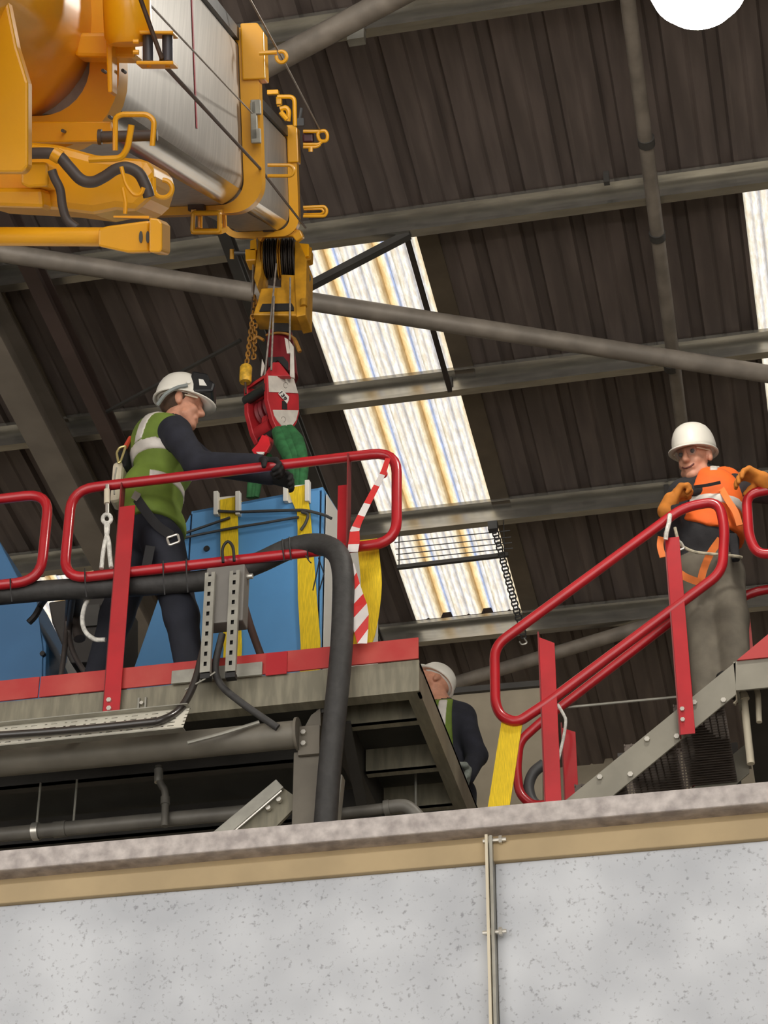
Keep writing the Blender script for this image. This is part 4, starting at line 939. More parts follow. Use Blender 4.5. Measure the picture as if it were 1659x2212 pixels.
# mesh panel under stair
ms_ = MB(); pa = PY(1340, 1610, 10.05); pb = PY(1610, 1860, 10.05)
for i in range(34):
    x = pa[0]+(pb[0]-pa[0])*i/33; ms_.box((x-.004, 10.05, pb[2]), (x+.004, 10.0506, pa[2]-.05))
for i in range(40):
    z = pb[2]+(pa[2]-.05-pb[2])*i/39; ms_.box((pa[0], 10.0506, z-.004), (pb[0], 10.051, z+.004))
mp_ = thing('mesh_guard', ((pa[0]+pb[0])/2, 10.05, pb[2]), 'dark welded wire mesh guard below the stair', 'mesh panel')
ms_.build('wire_grid', GRT, mp_, kind='stuff')
fm = MB(); fm.bar((pa[0], 10.05, pb[2]), (pa[0], 10.05, pa[2]-.05), .03, .03, YA); fm.build('frame_bar', DARKST, mp_)
fm = MB(); fm.bar((pb[0], 10.05, pb[2]), (pb[0], 10.05, pa[2]-.05), .03, .03, YA); fm.build('frame_bar', DARKST, mp_)
# pale downpipe under the landing
dp = thing('downpipe', PY(1622, 1650, 9.4), 'pale cream downpipe with bracket under the landing', 'pipe')
MB().tube([PY(1607, 1512, 9.4), PY(1622, 1650, 9.4)], .018, 12).build('pipe', CREAM, dp, True)
MB().tube(smoothp([PY(1640, 1560, 9.42), PY(1634, 1486, 9.42), PY(1606, 1484, 9.42), PY(1606, 1505, 9.42)], 4), .014, 10).build('bend', CREAM, dp, True)
MB().tube([PY(1603, 1500, 9.4), PY(1608, 1512, 9.4)], .026, 12).build('coupling', CREAM, dp, True)
MB().tube(smoothp([PY(1588, 1480, 9.38), PY(1592, 1494, 9.38), PY(1594, 1512, 9.38), PY(1586, 1522, 9.38)], 4), .010, 8).build('bracket', CREAM, dp, True)
# wires / rods behind the stair
MB().tube([PY(1205, 1530, 10.02), PY(1500, 1502, 10.02)], .007, 8).build('tension_rod', GALV, None, True, label='thin pale rod stretched behind the stair near the back wall', cat='rod')
# rear walkway for the third worker
rw = thing('rear_walkway', (-1.2, 11.6, DK-.2), 'grey walkway behind the platform where the third worker stands', 'platform')
MB().box((-3.4, 11.0, DK-.06), (1.6, 12.6, DK-.02)).build('deck_plate', DARKST, rw)
MB().box((-3.4, 11.0, DK-.2), (1.6, 11.02, DK-.06)).build('edge_beam', BEAM, rw)
# pale screen behind third worker
sc_ = thing('beige_screen', PY(1060, 1740, 13.2), 'beige wall panel behind the third worker', 'panel')
ypoly(MB(), [(905, 1500), (1172, 1478), (1172, 2300), (905, 2300)], 13.2, .05).build('sheet', MW_B, sc_)
ypoly(MB(), [(900, 1492), (1176, 1468), (1176, 1480), (900, 1504)], 13.17, .05).build('top_trim', DARKST, sc_)
# looped grey hose at the stair foot
MB().tube(smoothp([PY(1175, 1650, 10.03), PY(1152, 1670, 10.03), PY(1142, 1700, 10.03), PY(1150, 1730, 10.03), PY(1170, 1745, 10.03)], 5), .028, 12).build('coiled_hose', DGREY, None, True, label='dark grey hose loop behind the bottom of the far stair handrail', cat='hose')

# ================================================================== STUFF BEHIND THE LEFT RAIL
wp = thing('white_block', PY(140, 1500, 9.9), 'cream white block standing beside the dark blue canopy', 'box')
MB().prism([PY(x, y, 9.9) for x, y in ((82, 1325), (118, 1395), (142, 1432), (144, 1415), (188, 1440), (192, 1520), (85, 1520), (96, 1440), (100, 1400))], (0, .2, 0)).build('body', WHITE, wp, bevel=.01)
for i, pts in enumerate(([(150, 1275), (146, 1330), (140, 1400), (132, 1460)], [(160, 1275), (150, 1350), (155, 1400), (178, 1445), (200, 1470)], [(170, 1270), (165, 1320), (172, 1380)])):
    MB().tube(smoothp([PY(x, y, 8.58 if q_ == 0 else 9.0) for q_, (x, y) in enumerate(pts)], 6), .014 if i < 2 else .03, 10).build('hanging_hose', HOSEB, None, True, label=['straight dark hose hanging left of the tall red post', 'curving dark hose sagging left of the tall red post', 'thick black hose stub near the white rope loop'][i], cat='hose', group='dark hoses behind the guard rail')
MB().tube(smoothp([PY(105, 1285, 8.5), PY(90, 1305, 8.8), PY(76, 1330, 8.8), PY(62, 1345, 8.8)], 5), .016, 8).build('strap_end', BLACK, None, True, label='frayed black strap end hanging over the dark blue canopy', cat='strap')
MB().tube(smoothp([PY(197, 1285, 8.52), PY(183, 1310, 8.52), PY(178, 1340, 8.52), PY(185, 1365, 8.52), PY(205, 1381, 8.52), PY(228, 1382, 8.52)], 6), .011, 10).build('safety_rope', BONE, None, True, label='white braided rope loop left of the tall red post', cat='rope')
bx = thing('dark_cabinet', PY(190, 1500, 9.6), 'dark cabinet in shade behind the white rope loop', 'cabinet')
MB().prism([PY(x, y, 9.5) for x, y in ((104, 1300), (262, 1278), (262, 1640), (192, 1640), (192, 1430), (152, 1432), (136, 1398), (112, 1345))], (0, .3, 0)).build('body', M('cabinet_dark', '#332E2A', .6), bx, bevel=.01)
ypoly(MB(), [(150, 1310), (215, 1305), (215, 1350), (150, 1355)], 9.485, .01).build('vent_panel', DARKST, bx)
# ================================================================== PEOPLE (implicit bodies meshed with surface nets)
def nrm(v): v = np.array(v, float); return v/np.linalg.norm(v)
def cap(a, b, ra, rb, m): return ('c', np.array(a, float), np.array(b, float), ra, rb, m)
def ell(c, ax, r, m): return ('e', np.array(c, float), np.array(ax, float), np.array(r, float), m)
def pdist(p, P):
    if p[0] == 'c':
        a, b, ra, rb = p[1:5]; ab = b-a; t = np.clip(((P-a)@ab)/(ab@ab+1e-12), 0, 1)
        return np.linalg.norm(P-a-t[..., None]*ab, axis=-1)-(ra+(rb-ra)*t)
    c, ax, r = p[1:4]; q = (P-c)@ax.T; k0 = np.linalg.norm(q/r, axis=-1); k1 = np.linalg.norm(q/(r*r), axis=-1)
    return k0*(k0-1)/(k1+1e-9)
def pbox(p):
    if p[0] == 'c':
        r = max(p[3], p[4]); return np.minimum(p[1], p[2])-r, np.maximum(p[1], p[2])+r
    r = p[3].max(); return p[1]-r, p[1]+r
def field(prims, lo, hi, h, k):
    n = np.ceil((hi-lo)/h).astype(int)+1; V = np.full(n, .3, np.float32)
    for p in prims:
        a, b = pbox(p); pad = .06+k
        i0 = np.maximum(np.floor((a-pad-lo)/h).astype(int), 0); i1 = np.minimum(np.ceil((b+pad-lo)/h).astype(int)+1, n)
        if (i1 <= i0).any(): continue
        g = [lo[j]+h*np.arange(i0[j], i1[j]) for j in range(3)]
        P = np.stack(np.meshgrid(*g, indexing='ij'), -1); d = pdist(p, P)
        sub = V[i0[0]:i1[0], i0[1]:i1[1], i0[2]:i1[2]]
        hh = np.clip(.5+.5*(sub-d)/k, 0, 1); V[i0[0]:i1[0], i0[1]:i1[1], i0[2]:i1[2]] = sub+(d-sub)*hh-k*hh*(1-hh)
    return V
def nets(V, lo, h):
    s = V < 0; nx, ny, nz_ = V.shape
    cs = np.zeros((nx-1, ny-1, nz_-1), np.int8); offs = [(i, j, k) for i in (0, 1) for j in (0, 1) for k in (0, 1)]
    for i, j, k in offs: cs += s[i:nx-1+i, j:ny-1+j, k:nz_-1+k]
    idx = np.argwhere((cs > 0) & (cs < 8)); ids = np.full(cs.shape, -1, np.int64); ids[tuple(idx.T)] = np.arange(len(idx))
    cv = np.stack([V[idx[:, 0]+i, idx[:, 1]+j, idx[:, 2]+k] for i, j, k in offs], 1); O = np.array(offs, float)
    pos = np.zeros((len(idx), 3)); cnt = np.zeros(len(idx))
    for a in range(8):
        for b in range(a+1, 8):
            if np.abs(O[a]-O[b]).sum() != 1: continue
            va, vb = cv[:, a], cv[:, b]; m = (va < 0) != (vb < 0); t = np.where(m, va/(va-vb+1e-12), 0)
            pos += m[:, None]*(O[a]+t[:, None]*(O[b]-O[a])); cnt += m
    pos = lo+h*(idx+pos/cnt[:, None]); F_ = []
    for ax in range(3):
        o1, o2 = [(1, 2), (2, 0), (0, 1)][ax]
        sl0 = [slice(None)]*3; sl1 = [slice(None)]*3; sl0[ax] = slice(0, -1); sl1[ax] = slice(1, None)
        a, b = s[tuple(sl0)], s[tuple(sl1)]; e = np.argwhere(a != b)
        e = e[(e[:, o1] > 0) & (e[:, o2] > 0) & (e[:, o1] < V.shape[o1]-1) & (e[:, o2] < V.shape[o2]-1)]
        fl = a[tuple(e.T)]
        def cid(d1, d2): q = e.copy(); q[:, o1] -= d1; q[:, o2] -= d2; return ids[tuple(q.T)]
        q = np.stack([cid(1, 1), cid(0, 1), cid(0, 0), cid(1, 0)], 1); q[~fl] = q[~fl][:, ::-1]; F_.append(q)
    Fq = np.concatenate(F_); Fq = Fq[(Fq >= 0).all(1)]; return pos, Fq
def shape(prims, h=.012, k=.03, region=None, grow=0., nmat=None):
    lo = np.min([pbox(p)[0] for p in prims], 0)-.05-grow; hi = np.max([pbox(p)[1] for p in prims], 0)+.05+grow
    V = field(prims, lo, hi, h, k)-grow
    if region is not None:
        g = [lo[j]+h*np.arange(V.shape[j]) for j in range(3)]; P = np.stack(np.meshgrid(*g, indexing='ij'), -1)
        V = np.maximum(V, region(P))
    v, f = nets(V, lo, h)
    mi = None
    if nmat is not None:
        c = v[f].mean(1); D = np.stack([pdist(p, c)-(0 if True else 0) for p in prims], 1); mm = np.array([p[-1] for p in prims]); mi = mm[D.argmin(1)]
    return v, f, mi
def sdf_part(mb, *a, mat=0, **kw):
    v, f, mi = shape(*a, **kw); n = len(mb.v); mb.v += [tuple(x) for x in v.tolist()]; mb.f += [tuple(int(n+i) for i in q) for q in f]
    mb.mi += (mi.tolist() if mi is not None else [mat]*len(f)); return mb
def hframe(f, u): f = nrm(f); l = nrm(np.cross(u, f)); return np.array([f, l, np.cross(f, l)])
def head_prims(c, f, u, m, sc=1.):
    A = hframe(f, u); T = lambda x, y, z: c+sc*(A[0]*x+A[1]*y+A[2]*z)
    r = lambda *v: np.array(v)*sc
    P = [ell(T(-.01, 0, .04), A, r(.100, .078, .100), m), ell(T(.022, 0, -.04), A, r(.070, .062, .090), m), ell(T(.066, 0, -.105), A, r(.026, .028, .022), m),
         cap(T(.090, 0, .012), T(.112, 0, -.034), .009*sc, .014*sc, m), ell(T(.098, 0, -.038), A, r(.016, .019, .011), m),
         cap(T(.084, -.042, .028), T(.090, .0, .024), .010*sc, .010*sc, m), cap(T(.084, .042, .028), T(.090, .0, .024), .010*sc, .010*sc, m),
         ell(T(.062, .034, -.035), A, r(.026, .022, .024), m), ell(T(.062, -.034, -.035), A, r(.026, .022, .024), m),
         cap(T(.086, -.020, -.073), T(.086, .020, -.073), .009*sc, .009*sc, m),
         cap(T(.03, -.052, -.075), T(.064, -.012, -.108), .02*sc, .018*sc, m), cap(T(.03, .052, -.075), T(.064, .012, -.108), .02*sc, .018*sc, m)]
    for sg in (-1, 1):
        P += [ell(T(-.008, sg*.080, .0), A, r(.017, .009, .032), m), ell(T(-.002, sg*.078, -.022), A, r(.009, .009, .014), m)]
    return P, A, T
def hand_prims(w, d, n, side, m, curl=(.5, .6, .4), sc=1., spread=.06, th=None):
    d = nrm(d); n = nrm(n-d*(np.array(n)@d)); s = np.cross(n, d)*side; P = []; w = np.array(w)
    for o in (.026, .009, -.009, -.026): P.append(cap(w+s*o*.7*sc+d*.012*sc, w+(s*o+d*.085)*sc, .017*sc, .0145*sc, m))
    for o, L, k in ((.030, .074, 0), (.010, .082, 1), (-.010, .077, 2), (-.029, .060, 3)):
        p = w+(s*o+d*.088)*sc; a = 0; dd = nrm(d+s*o*spread*10)
        for seg, cu, r0 in zip((.45, .31, .26), curl, (.0115, .0105, .0095)):
            a += cu; q = p+(dd*math.cos(a)+n*math.sin(a))*L*seg*sc; P.append(cap(p, q, r0*sc, (r0-.001)*sc, m)); p = q
    t = th if th is not None else (.75, .6, .35)
    p = w+(s*.028+d*.028)*sc; q = p+nrm(s*t[0]+d*t[1]+n*t[2])*.042*sc; P.append(cap(p, q, .0155*sc, .013*sc, m))
    q2 = q+nrm(s*t[0]*.4+d*t[1]+n*(t[2]+.4))*.034*sc; P.append(cap(q, q2, .0125*sc, .0105*sc, m)); return P
def helmet(par, T, A, mat, label=None, peak=True, sc=1.):
    # dome
    mb = MB(); n = 40; rings = []
    prof = [(1.0, -.01), (1.0, .02), (.985, .05), (.94, .08), (.86, .108), (.74, .132), (.56, .150), (.33, .161), (.1, .165)]
    for r, z in prof:
        rings.append([T(-.012+.124*r*math.cos(a)*sc, .103*r*math.sin(a)*sc, .040+z*.86*sc) for a in np.linspace(0, 2*math.pi, n+1)[:-1]])
    mb.loft(rings); o = mb.build('helmet', mat, par, True, auto=False, label=label)
    mb = MB(); inn, out, lo_, lo2 = [], [], [], []
    for a in np.linspace(0, 2*math.pi, n+1)[:-1]:
        fr = max(0, math.cos(a))**2; ext = .010+.052*fr*(1 if peak else .2); dz = -.016*fr
        inn.append(T(-.012+.120*math.cos(a)*sc, .099*math.sin(a)*sc, .040)); out.append(T(-.012+(.124+ext)*math.cos(a)*sc, (.103+ext*.6)*math.sin(a)*sc, .032+dz))
        lo2.append(T(-.012+(.124+ext)*math.cos(a)*sc, (.103+ext*.6)*math.sin(a)*sc, .025+dz)); lo_.append(T(-.012+.116*math.cos(a)*sc, .095*math.sin(a)*sc, .028))
    mb.loft([inn, out, lo2, lo_, inn], caps=False); mb.build('brim', mat, o, True, auto=False)
    MB().tube([T(-.012+x*sc, 0, z) for x, z in ((.106, .105), (.07, .152), (0, .178), (-.07, .154), (-.11, .105))], .012*sc, 8).build('ridge', mat, o, True)
    return o
HELM = M('helmet_white', '#E9E4D8', .35, 0, .03, 6)
SKIN = M('skin', '#C98F74', .55, 0, .10, 30)
NAVY = M('navy_cloth', '#23242E', .85, 0, .18, 14, bump=.3)
NAVT = M('navy_trousers', '#20222C', .85, 0, .16, 10, bump=.3)
OLIVT = M('olive_trousers', '#6E675A', .85, 0, .14, 10, bump=.4)
CHAR = M('charcoal_fleece', '#2C2B2D', .95, 0, .15, 20, bump=.4)
GLBK = M('glove_black', '#1C1A19', .8, 0, .2, 30)
GLOR = M('glove_orange', '#C87A2A', .85, 0, .14, 20)
GLGR = M('glove_grey', '#8A9088', .8, 0, .2, 30)
BOOT = M('boot_black', '#1A1816', .6)
HVG = M('hi_vis_green', '#6E8430', .8, 0, .16, 8)
HVO = M('hi_vis_orange', '#F26A22', .75, 0, .10, 8)
REFL = M('reflective_tape', '#D6CFC6', .45, .1, .12, 14)
HAIRB = M('hair_brown', '#4A3526', .8, 0, .2, 40); HAIRG = M('hair_grey', '#6A6058', .8, 0, .2, 40)
WEB = M('harness_webbing', '#201F20', .8)
DKM = M('mouth_dark', '#6A3A34', .6)
EYEM = M('eye', '#241A14', .3)
def band(T, pts, wv, par, nm, mat, th=.004): return MB().ribbon(smoothp(pts, 5), wv, th).build(nm, mat, par, True)

# ---------------------------------------------------------------- worker 1 (left, hand on the rail)
YM = 8.68
J = lambda x, y, Y=YM: PY(x, y, Y)
w1 = thing('person', PZ(330, 1560, DK), 'worker in white helmet and green hi-vis vest leaning on the red guard rail', 'person')
fw1 = nrm((.95, .22, -.10)); up1 = nrm((.06, 0, 1))
hd = J(391, 878, 8.66); HP, HA, HT = head_prims(hd, fw1, up1, 0)
HP += [cap(J(384, 900, 8.66), J(372, 925, 8.67), .058, .066, 0)]
ZD = DK
def ank(px, Y): return np.array([J(px, 1450, Y)[0], Y, ZD+.10])
kr, kl = J(392, 1330, 8.57), J(252, 1330, 8.78); ar, al = ank(415, 8.57), ank(195, 8.78)
tors = [ell(J(350, 985), np.array([nrm((.9, .2, .35)), nrm((-.2, .97, 0)), nrm((-.33, -.05, .94))]), (.135, .185, .20), 1),
        ell(J(328, 1075), np.eye(3), (.135, .165, .17), 1), ell(J(330, 1150), np.eye(3), (.135, .17, .13), 2),
        cap(J(378, 935, 8.53), J(372, 935, 8.84), .085, .085, 1)]
arms = [cap(J(386, 945, 8.49), J(425, 1002, 8.47), .074, .062, 1), cap(J(425, 1002, 8.47), J(555, 1000, 8.42), .060, .044, 1),
        cap(J(375, 945, 8.86), J(450, 1005, 8.90), .070, .058, 1), cap(J(450, 1005, 8.90), J(585, 1030, 8.74), .055, .042, 1)]
legs = [cap(J(350, 1170, 8.60), kr, .105, .078, 2), cap(kr, ar, .078, .062, 2), cap(J(310, 1170, 8.76), kl, .105, .078, 2), cap(kl, al, .078, .062, 2)]
boots = [cap(ar-ZA*.04, ar+np.array([.17, -.02, -.06]), .05, .042, 3), cap(al-ZA*.04, al+np.array([.17, .02, -.06]), .05, .042, 3)]
mb = MB()
sdf_part(mb, tors+arms+legs+boots+[HP[-1]], h=.0125, k=.035, nmat=1)
sdf_part(mb, HP, h=.0062, k=.016, mat=0)
h1 = hand_prims(J(562, 1002, 8.42), J(620, 1006, 8.40)-J(562, 1002, 8.42), (0, -.25, -1), 1, 4, (.75, .9, .6), 1.12, th=(.5, .6, .9))
h2 = hand_prims(J(588, 1030, 8.73), J(640, 1040, 8.70)-J(588, 1030, 8.73), (0, -.6, -1), 1, 4, (.4, .6, .4), 1.1)
sdf_part(mb, h1, h=.006, k=.008, mat=4); sdf_part(mb, h2, h=.006, k=.008, mat=4)
mb.build('body', [SKIN, NAVY, NAVT, BOOT, GLBK], w1, True, auto=False)
hm1 = helmet(w1, HT, HA, HELM)
# hair at the back of the head
v = MB(); sdf_part(v, [ell(HT(-.012, 0, .03), HA, (.102, .082, .098), 0)], h=.006, k=.01, region=lambda P: np.maximum(((P-hd)@HA[0])-.018-.5*((P-hd)@HA[2]), -(((P-hd)@HA[2])+.062)))
v.build('hair', HAIRB, w1, True, auto=False)
# vest
zt_ = J(345, 912)[2]; zb_ = J(330, 1150)[2]
vt_ = [tors[0], tors[1], ell(J(331, 1140), np.eye(3), (.142, .178, .13), 0), cap(J(360, 935, 8.58), J(355, 935, 8.80), .082, .082, 0)]
mb = MB(); sdf_part(mb, vt_, h=.011, k=.035, grow=.014, region=lambda P: np.maximum(P[..., 2]-zt_, zb_-P[..., 2])); ve1 = mb.build('vest', HVG, w1, True, auto=False)
z1_ = J(330, 1003)[2]
mb = MB(); sdf_part(mb, vt_, h=.009, k=.035, grow=.019, region=lambda P: np.abs(P[..., 2]-z1_+.12*(P[..., 0]-J(330, 1003)[0]))-.028); mb.build('reflective_band', REFL, ve1, True, auto=False)
z2_ = J(330, 1065)[2]
mb = MB(); sdf_part(mb, vt_, h=.009, k=.035, grow=.019, region=lambda P: np.maximum(np.abs(P[..., 2]-z2_)-.022, J(345, 1060)[0]-P[..., 0])); mb.build('reflective_band', REFL, ve1, True, auto=False)
def vband(xc, sl, za, zb, lo, hi): return lambda P: np.maximum.reduce([np.abs(P[..., 0]-(xc+sl*(P[..., 2]-za)))-.026, P[..., 2]-hi, lo-P[..., 2], P[..., 1]-YM])
mb = MB(); sdf_part(mb, vt_, h=.009, k=.035, grow=.019, region=vband(J(322, 985)[0], .28, J(322, 985)[2], 0, J(322, 992)[2], J(345, 905)[2])); mb.build('reflective_band', REFL, ve1, True, auto=False)
# harness straps, buckle, pack
def strapw(pts, w, nm, mat, par, th=.006):
    P = smoothp([np.array(p) for p in pts], 5); rings = MB(); W_ = []
    for i in range(len(P)):
        t = nrm(P[min(i+1, len(P)-1)]-P[max(0, i-1)]); W_.append(nrm(np.cross(t, -ray(829, 1106)))*w)
    rings.ribbon(P, W_, th); return rings.build(nm, mat, par, True)
strapw([J(296, 1078, 8.50), J(315, 1105, 8.47), J(340, 1135, 8.47), J(372, 1158, 8.46)], .022, 'harness_strap', WEB, w1)
strapw([J(300, 1075, 8.49), J(288, 1068, 8.50)], .02, 'harness_buckle', STEEL, w1)
MB().tube([J(x, y, 8.455) for x, y in ((360, 1162), (384, 1154), (388, 1170), (366, 1178))], .006, 8, True, .01).build('harness_buckle', STEEL, w1, True)
strapw([J(325, 1180, 8.46), J(318, 1215, 8.45), J(312, 1250, 8.46)], .022, 'leg_strap', WEB, w1)
bk = MB(); bk.obox(J(257, 1050, 8.62), (nrm((1, 0, .1)), YA, ZA), (.028, .05, .115)); bk.build('fall_arrest_block', CREAM, w1, bevel=.02)
MB().obox(J(266, 1000, 8.62), (XA, YA, ZA), (.03, .04, .05)).build('harness_pad', WEB, w1, bevel=.01)
MB().tube([J(x, y, 8.55) for x, y in ((256, 1000), (252, 978), (258, 967), (272, 963), (268, 975), (260, 998))], .006, 8, True, .01).build('karabiner', M('brass_pale', '#D8C88A', .3, .7), w1, True)
MB().tube([J(271, 966, 8.56), J(282, 946, 8.6)], .012, 8).build('harness_ring', M('harness_red', '#D8503A', .5), w1, True)
MB().tube([J(x, y, 8.5) for x, y in ((252, 1010), (246, 1040), (247, 1068))], .004, 6).build('lanyard_cord', STEEL, w1, True)
ln = thing('lanyard', J(228, 1250, 8.42), 'white braided lanyard with steel shackle looped over the red rail', 'lanyard')
MB().tube([J(232, 1048, 8.37), J(232, 1110, 8.37)], .010, 10).build('hook_body', STEEL, ln, True)
MB().tube([J(231, 1058, 8.368), J(231, 1088, 8.368)], .014, 10).build('hook_sleeve', CREAM, ln, True)
MB().tube([J(231+9*math.cos(a), 1121+10*math.sin(a), 8.37) for a in np.linspace(0, 6.28, 15)[:-1]], .010, 8, True).build('eye_splice', BONE, ln, True)
for pts in (((233, 1128), (232, 1150), (226, 1175), (222, 1200), (219, 1228)), ((229, 1128), (230, 1152), (235, 1172), (237, 1200), (240, 1226))):
    MB().tube(smoothp([J(x, y, 8.37) for x, y in pts], 5), .0105, 8).build('braid', BONE, ln, True)
# head lamp and goggles on the helmet
lampm = MB().prism([HT(x, .085, z) for x, z in ((.035, .165), (.115, .158), (.132, .12), (.160, .105), (.155, .05), (.06, .036), (.0, .040), (.03, .09))], -HA[1]*.17); hl = lampm.build('head_lamp', M('lamp_black', '#141416', .4), w1, bevel=.012)
lens = MB().prism([HT(x, -.088, z) for x, z in ((.075, .115), (.098, .113), (.122, .078), (.085, .076))], HA[1]*.006); lens.build('lens', WHITE, hl)
c = HT(.032, -.10, .078); MB().tube([c, c-HA[1]*.006], .010, 10).build('switch', WHITE, hl, True)
MB().tube(smoothp([HT(.03, -.108, .055), HT(-.02, -.112, .030), HT(-.07, -.098, -.005), HT(-.105, -.06, -.045)], 5), .010, 8).build('chin_strap', M('strap_grey', '#8E9492', .6), w1, True)
# bottom of the photo: man's safety specs temple
MB().tube([HT(.02, -.079, .018), HT(.085, -.068, .014)], .004, 6).build('glasses_arm', CREAM, w1, True)

LENS = M('lens_clear', '#F0ECE6', .05, 0, .02, 5); LENS.node_tree.nodes['Principled BSDF'].inputs['Transmission Weight'].default_value = .95; LENS.node_tree.nodes['Principled BSDF'].inputs['IOR'].default_value = 1.12
# ---------------------------------------------------------------- worker 2 (right, smiling, orange vest)
YM2 = 9.62; K = lambda x, y, Y=YM2: PY(x, y, Y)
w2 = thing('person', np.array([K(1540, 1480)[0], YM2, 5.0]), 'smiling worker in white helmet with bright orange vest and orange gloves on the stair', 'person')
fw2 = nrm((-.40, -.88, -.24)); up2 = nrm((-.05, -.2, 1))
hd2 = K(1501, 990, 9.58); HP2, HA2, HT2 = head_prims(hd2, fw2, up2, 0, 1.05)
HP2 += [cap(K(1508, 1010, 9.62), K(1522, 1045, 9.66), .058, .068, 0)]
kA, kB = K(1518, 1340, 9.62), K(1580, 1335, 9.58)
aA = np.array([K(1528, 1470, 9.62)[0], 9.55, 5.06]); aB = np.array([K(1588, 1440, 9.6)[0], 9.55, 5.26])
t2 = [ell(K(1530, 1095), np.array([nrm((.85, -.5, 0)), nrm((.5, .85, 0)), ZA]), (.175, .135, .20), 1), ell(K(1522, 1172), np.eye(3), (.172, .155, .185), 1),
      ell(K(1533, 1242), np.eye(3), (.165, .135, .12), 2), cap(K(1478, 1065, 9.60), K(1568, 1048, 9.72), .078, .08, 1), cap(K(1512, 1030, 9.64), K(1522, 1050, 9.66), .082, .10, 1)]
a2 = [cap(K(1470, 1075, 9.58), K(1448, 1148, 9.50), .068, .058, 1), cap(K(1448, 1148, 9.50), K(1450, 1100, 9.36), .056, .045, 1),
      cap(K(1570, 1050, 9.70), K(1680, 1066, 9.45), .072, .058, 1), cap(K(1680, 1066, 9.45), K(1668, 1051, 9.16), .055, .043, 1)]
l2 = [cap(K(1506, 1235, 9.60), kA, .105, .080, 2), cap(kA, aA, .082, .07, 2), cap(K(1562, 1235, 9.66), kB, .105, .080, 2), cap(kB, aB, .082, .07, 2)]
b2 = [cap(aA-ZA*.03, aA+np.array([-.05, -.14, -.05]), .05, .042, 3), cap(aB-ZA*.03, aB+np.array([-.05, -.14, -.05]), .05, .042, 3)]
mb = MB(); sdf_part(mb, t2+a2+l2+b2+[HP2[-1]], h=.0125, k=.035, nmat=1)
sdf_part(mb, HP2, h=.0060, k=.014, mat=0)
g1 = hand_prims(K(1448, 1092, 9.35), K(1470, 1050, 9.33)-K(1448, 1092, 9.35), (.85, .35, -.3), -1, 4, (1.0, 1.3, 1.0), 1.2, th=(.1, .8, .7))
g1 += [cap(K(1464, 1066, 9.34), K(1474, 1066, 9.36), .030, .026, 4)]
g1 += [cap(K(1440, 1104, 9.36), K(1450, 1080, 9.34), .046, .040, 4)]
g2 = hand_prims(K(1657, 1041, 9.14), K(1632, 1030, 9.12)-K(1657, 1041, 9.14), (-.1, -.1, -1), 1, 4, (1.0, .5, .3), 1.2, th=(.3, .5, .9))
g2 += [cap(K(1668, 1049, 9.16), K(1645, 1035, 9.13), .042, .040, 4)]
sdf_part(mb, g1, h=.006, k=.009, mat=4); sdf_part(mb, g2, h=.006, k=.009, mat=4)
mb.build('body', [SKIN, CHAR, OLIVT, BOOT, GLOR], w2, True, auto=False)
helmet(w2, HT2, HA2, HELM)
v = MB(); sdf_part(v, [ell(HT2(-.012, 0, .03), HA2, (.102, .082, .098), 0)], h=.006, k=.01, region=lambda P: np.maximum(((P-hd2)@HA2[0])-.012-.5*((P-hd2)@HA2[2]), -(((P-hd2)@HA2[2])+.050))); v.build('hair', HAIRG, w2, True, auto=False)
for sg in (-1, 1):
    MB().lathe(HT2(.083, sg*.032, .006), HA2[0], [(.012, 0), (.010, .006), (.004, .009)], 12).build('eye', EYEM, w2, True)
    MB().lathe(HT2(.098, sg*.034, .004), HA2[0]+HA2[1]*sg*.25, [(.026, 0), (.027, .002), (.026, .004)], 16).build('spectacle_lens', LENS, w2, True)
    MB().tube([HT2(.092, sg*.062, .012), HT2(.0, sg*.086, .014)], .003, 6).build('spectacle_arm', CREAM, w2, True)
MB().tube(smoothp([HT2(.090, -.032, -.062), HT2(.099, -.014, -.074), HT2(.100, .014, -.074), HT2(.090, .032, -.062)], 5), .0042, 8).build('mouth', DKM, w2, True)
MB().tube(smoothp([HT2(.093, -.022, -.070), HT2(.1005, 0, -.0765), HT2(.093, .022, -.070)], 5), .0022, 6).build('teeth', WHITE, w2, True)
# collar
MB().tube(smoothp([K(1488, 1048, 9.50), K(1497, 1062, 9.47), K(1512, 1060, 9.48), K(1530, 1042, 9.56), K(1540, 1030, 9.66)], 5), .022, 10).build('collar', CHAR, w2, True)
# orange vest: shell of the chest cut to a slanting patch on his left side
def c2x(x, y, Y=YM2): return K(x, y, Y)
mid = c2x(1502, 1090)[0]; ztop = c2x(1550, 1008)[2]; zbot = c2x(1540, 1172)[2]
vt2 = [t2[0], ell(K(1528, 1160), np.eye(3), (.17, .155, .14), 0), cap(K(1530, 1060, 9.64), K(1562, 1048, 9.70), .085, .085, 0)]
reg = lambda P: np.maximum.reduce([mid+.32*(P[..., 2]-c2x(1502, 1085)[2])-P[..., 0], P[..., 2]-ztop, zbot-P[..., 2]+.55*np.maximum(0, c2x(1530, 1100)[0]-P[..., 0])])
mb = MB(); sdf_part(mb, vt2, h=.010, k=.03, grow=.016, region=reg); ve2 = mb.build('vest', HVO, w2, True, auto=False)
zr = c2x(1540, 1112)[2]
mb = MB(); sdf_part(mb, vt2, h=.008, k=.03, grow=.021, region=lambda P: np.maximum(reg(P), np.abs(P[..., 2]-zr+.12*(P[..., 0]-c2x(1540, 1088)[0]))-.024)); mb.build('reflective_band', REFL, ve2, True, auto=False)
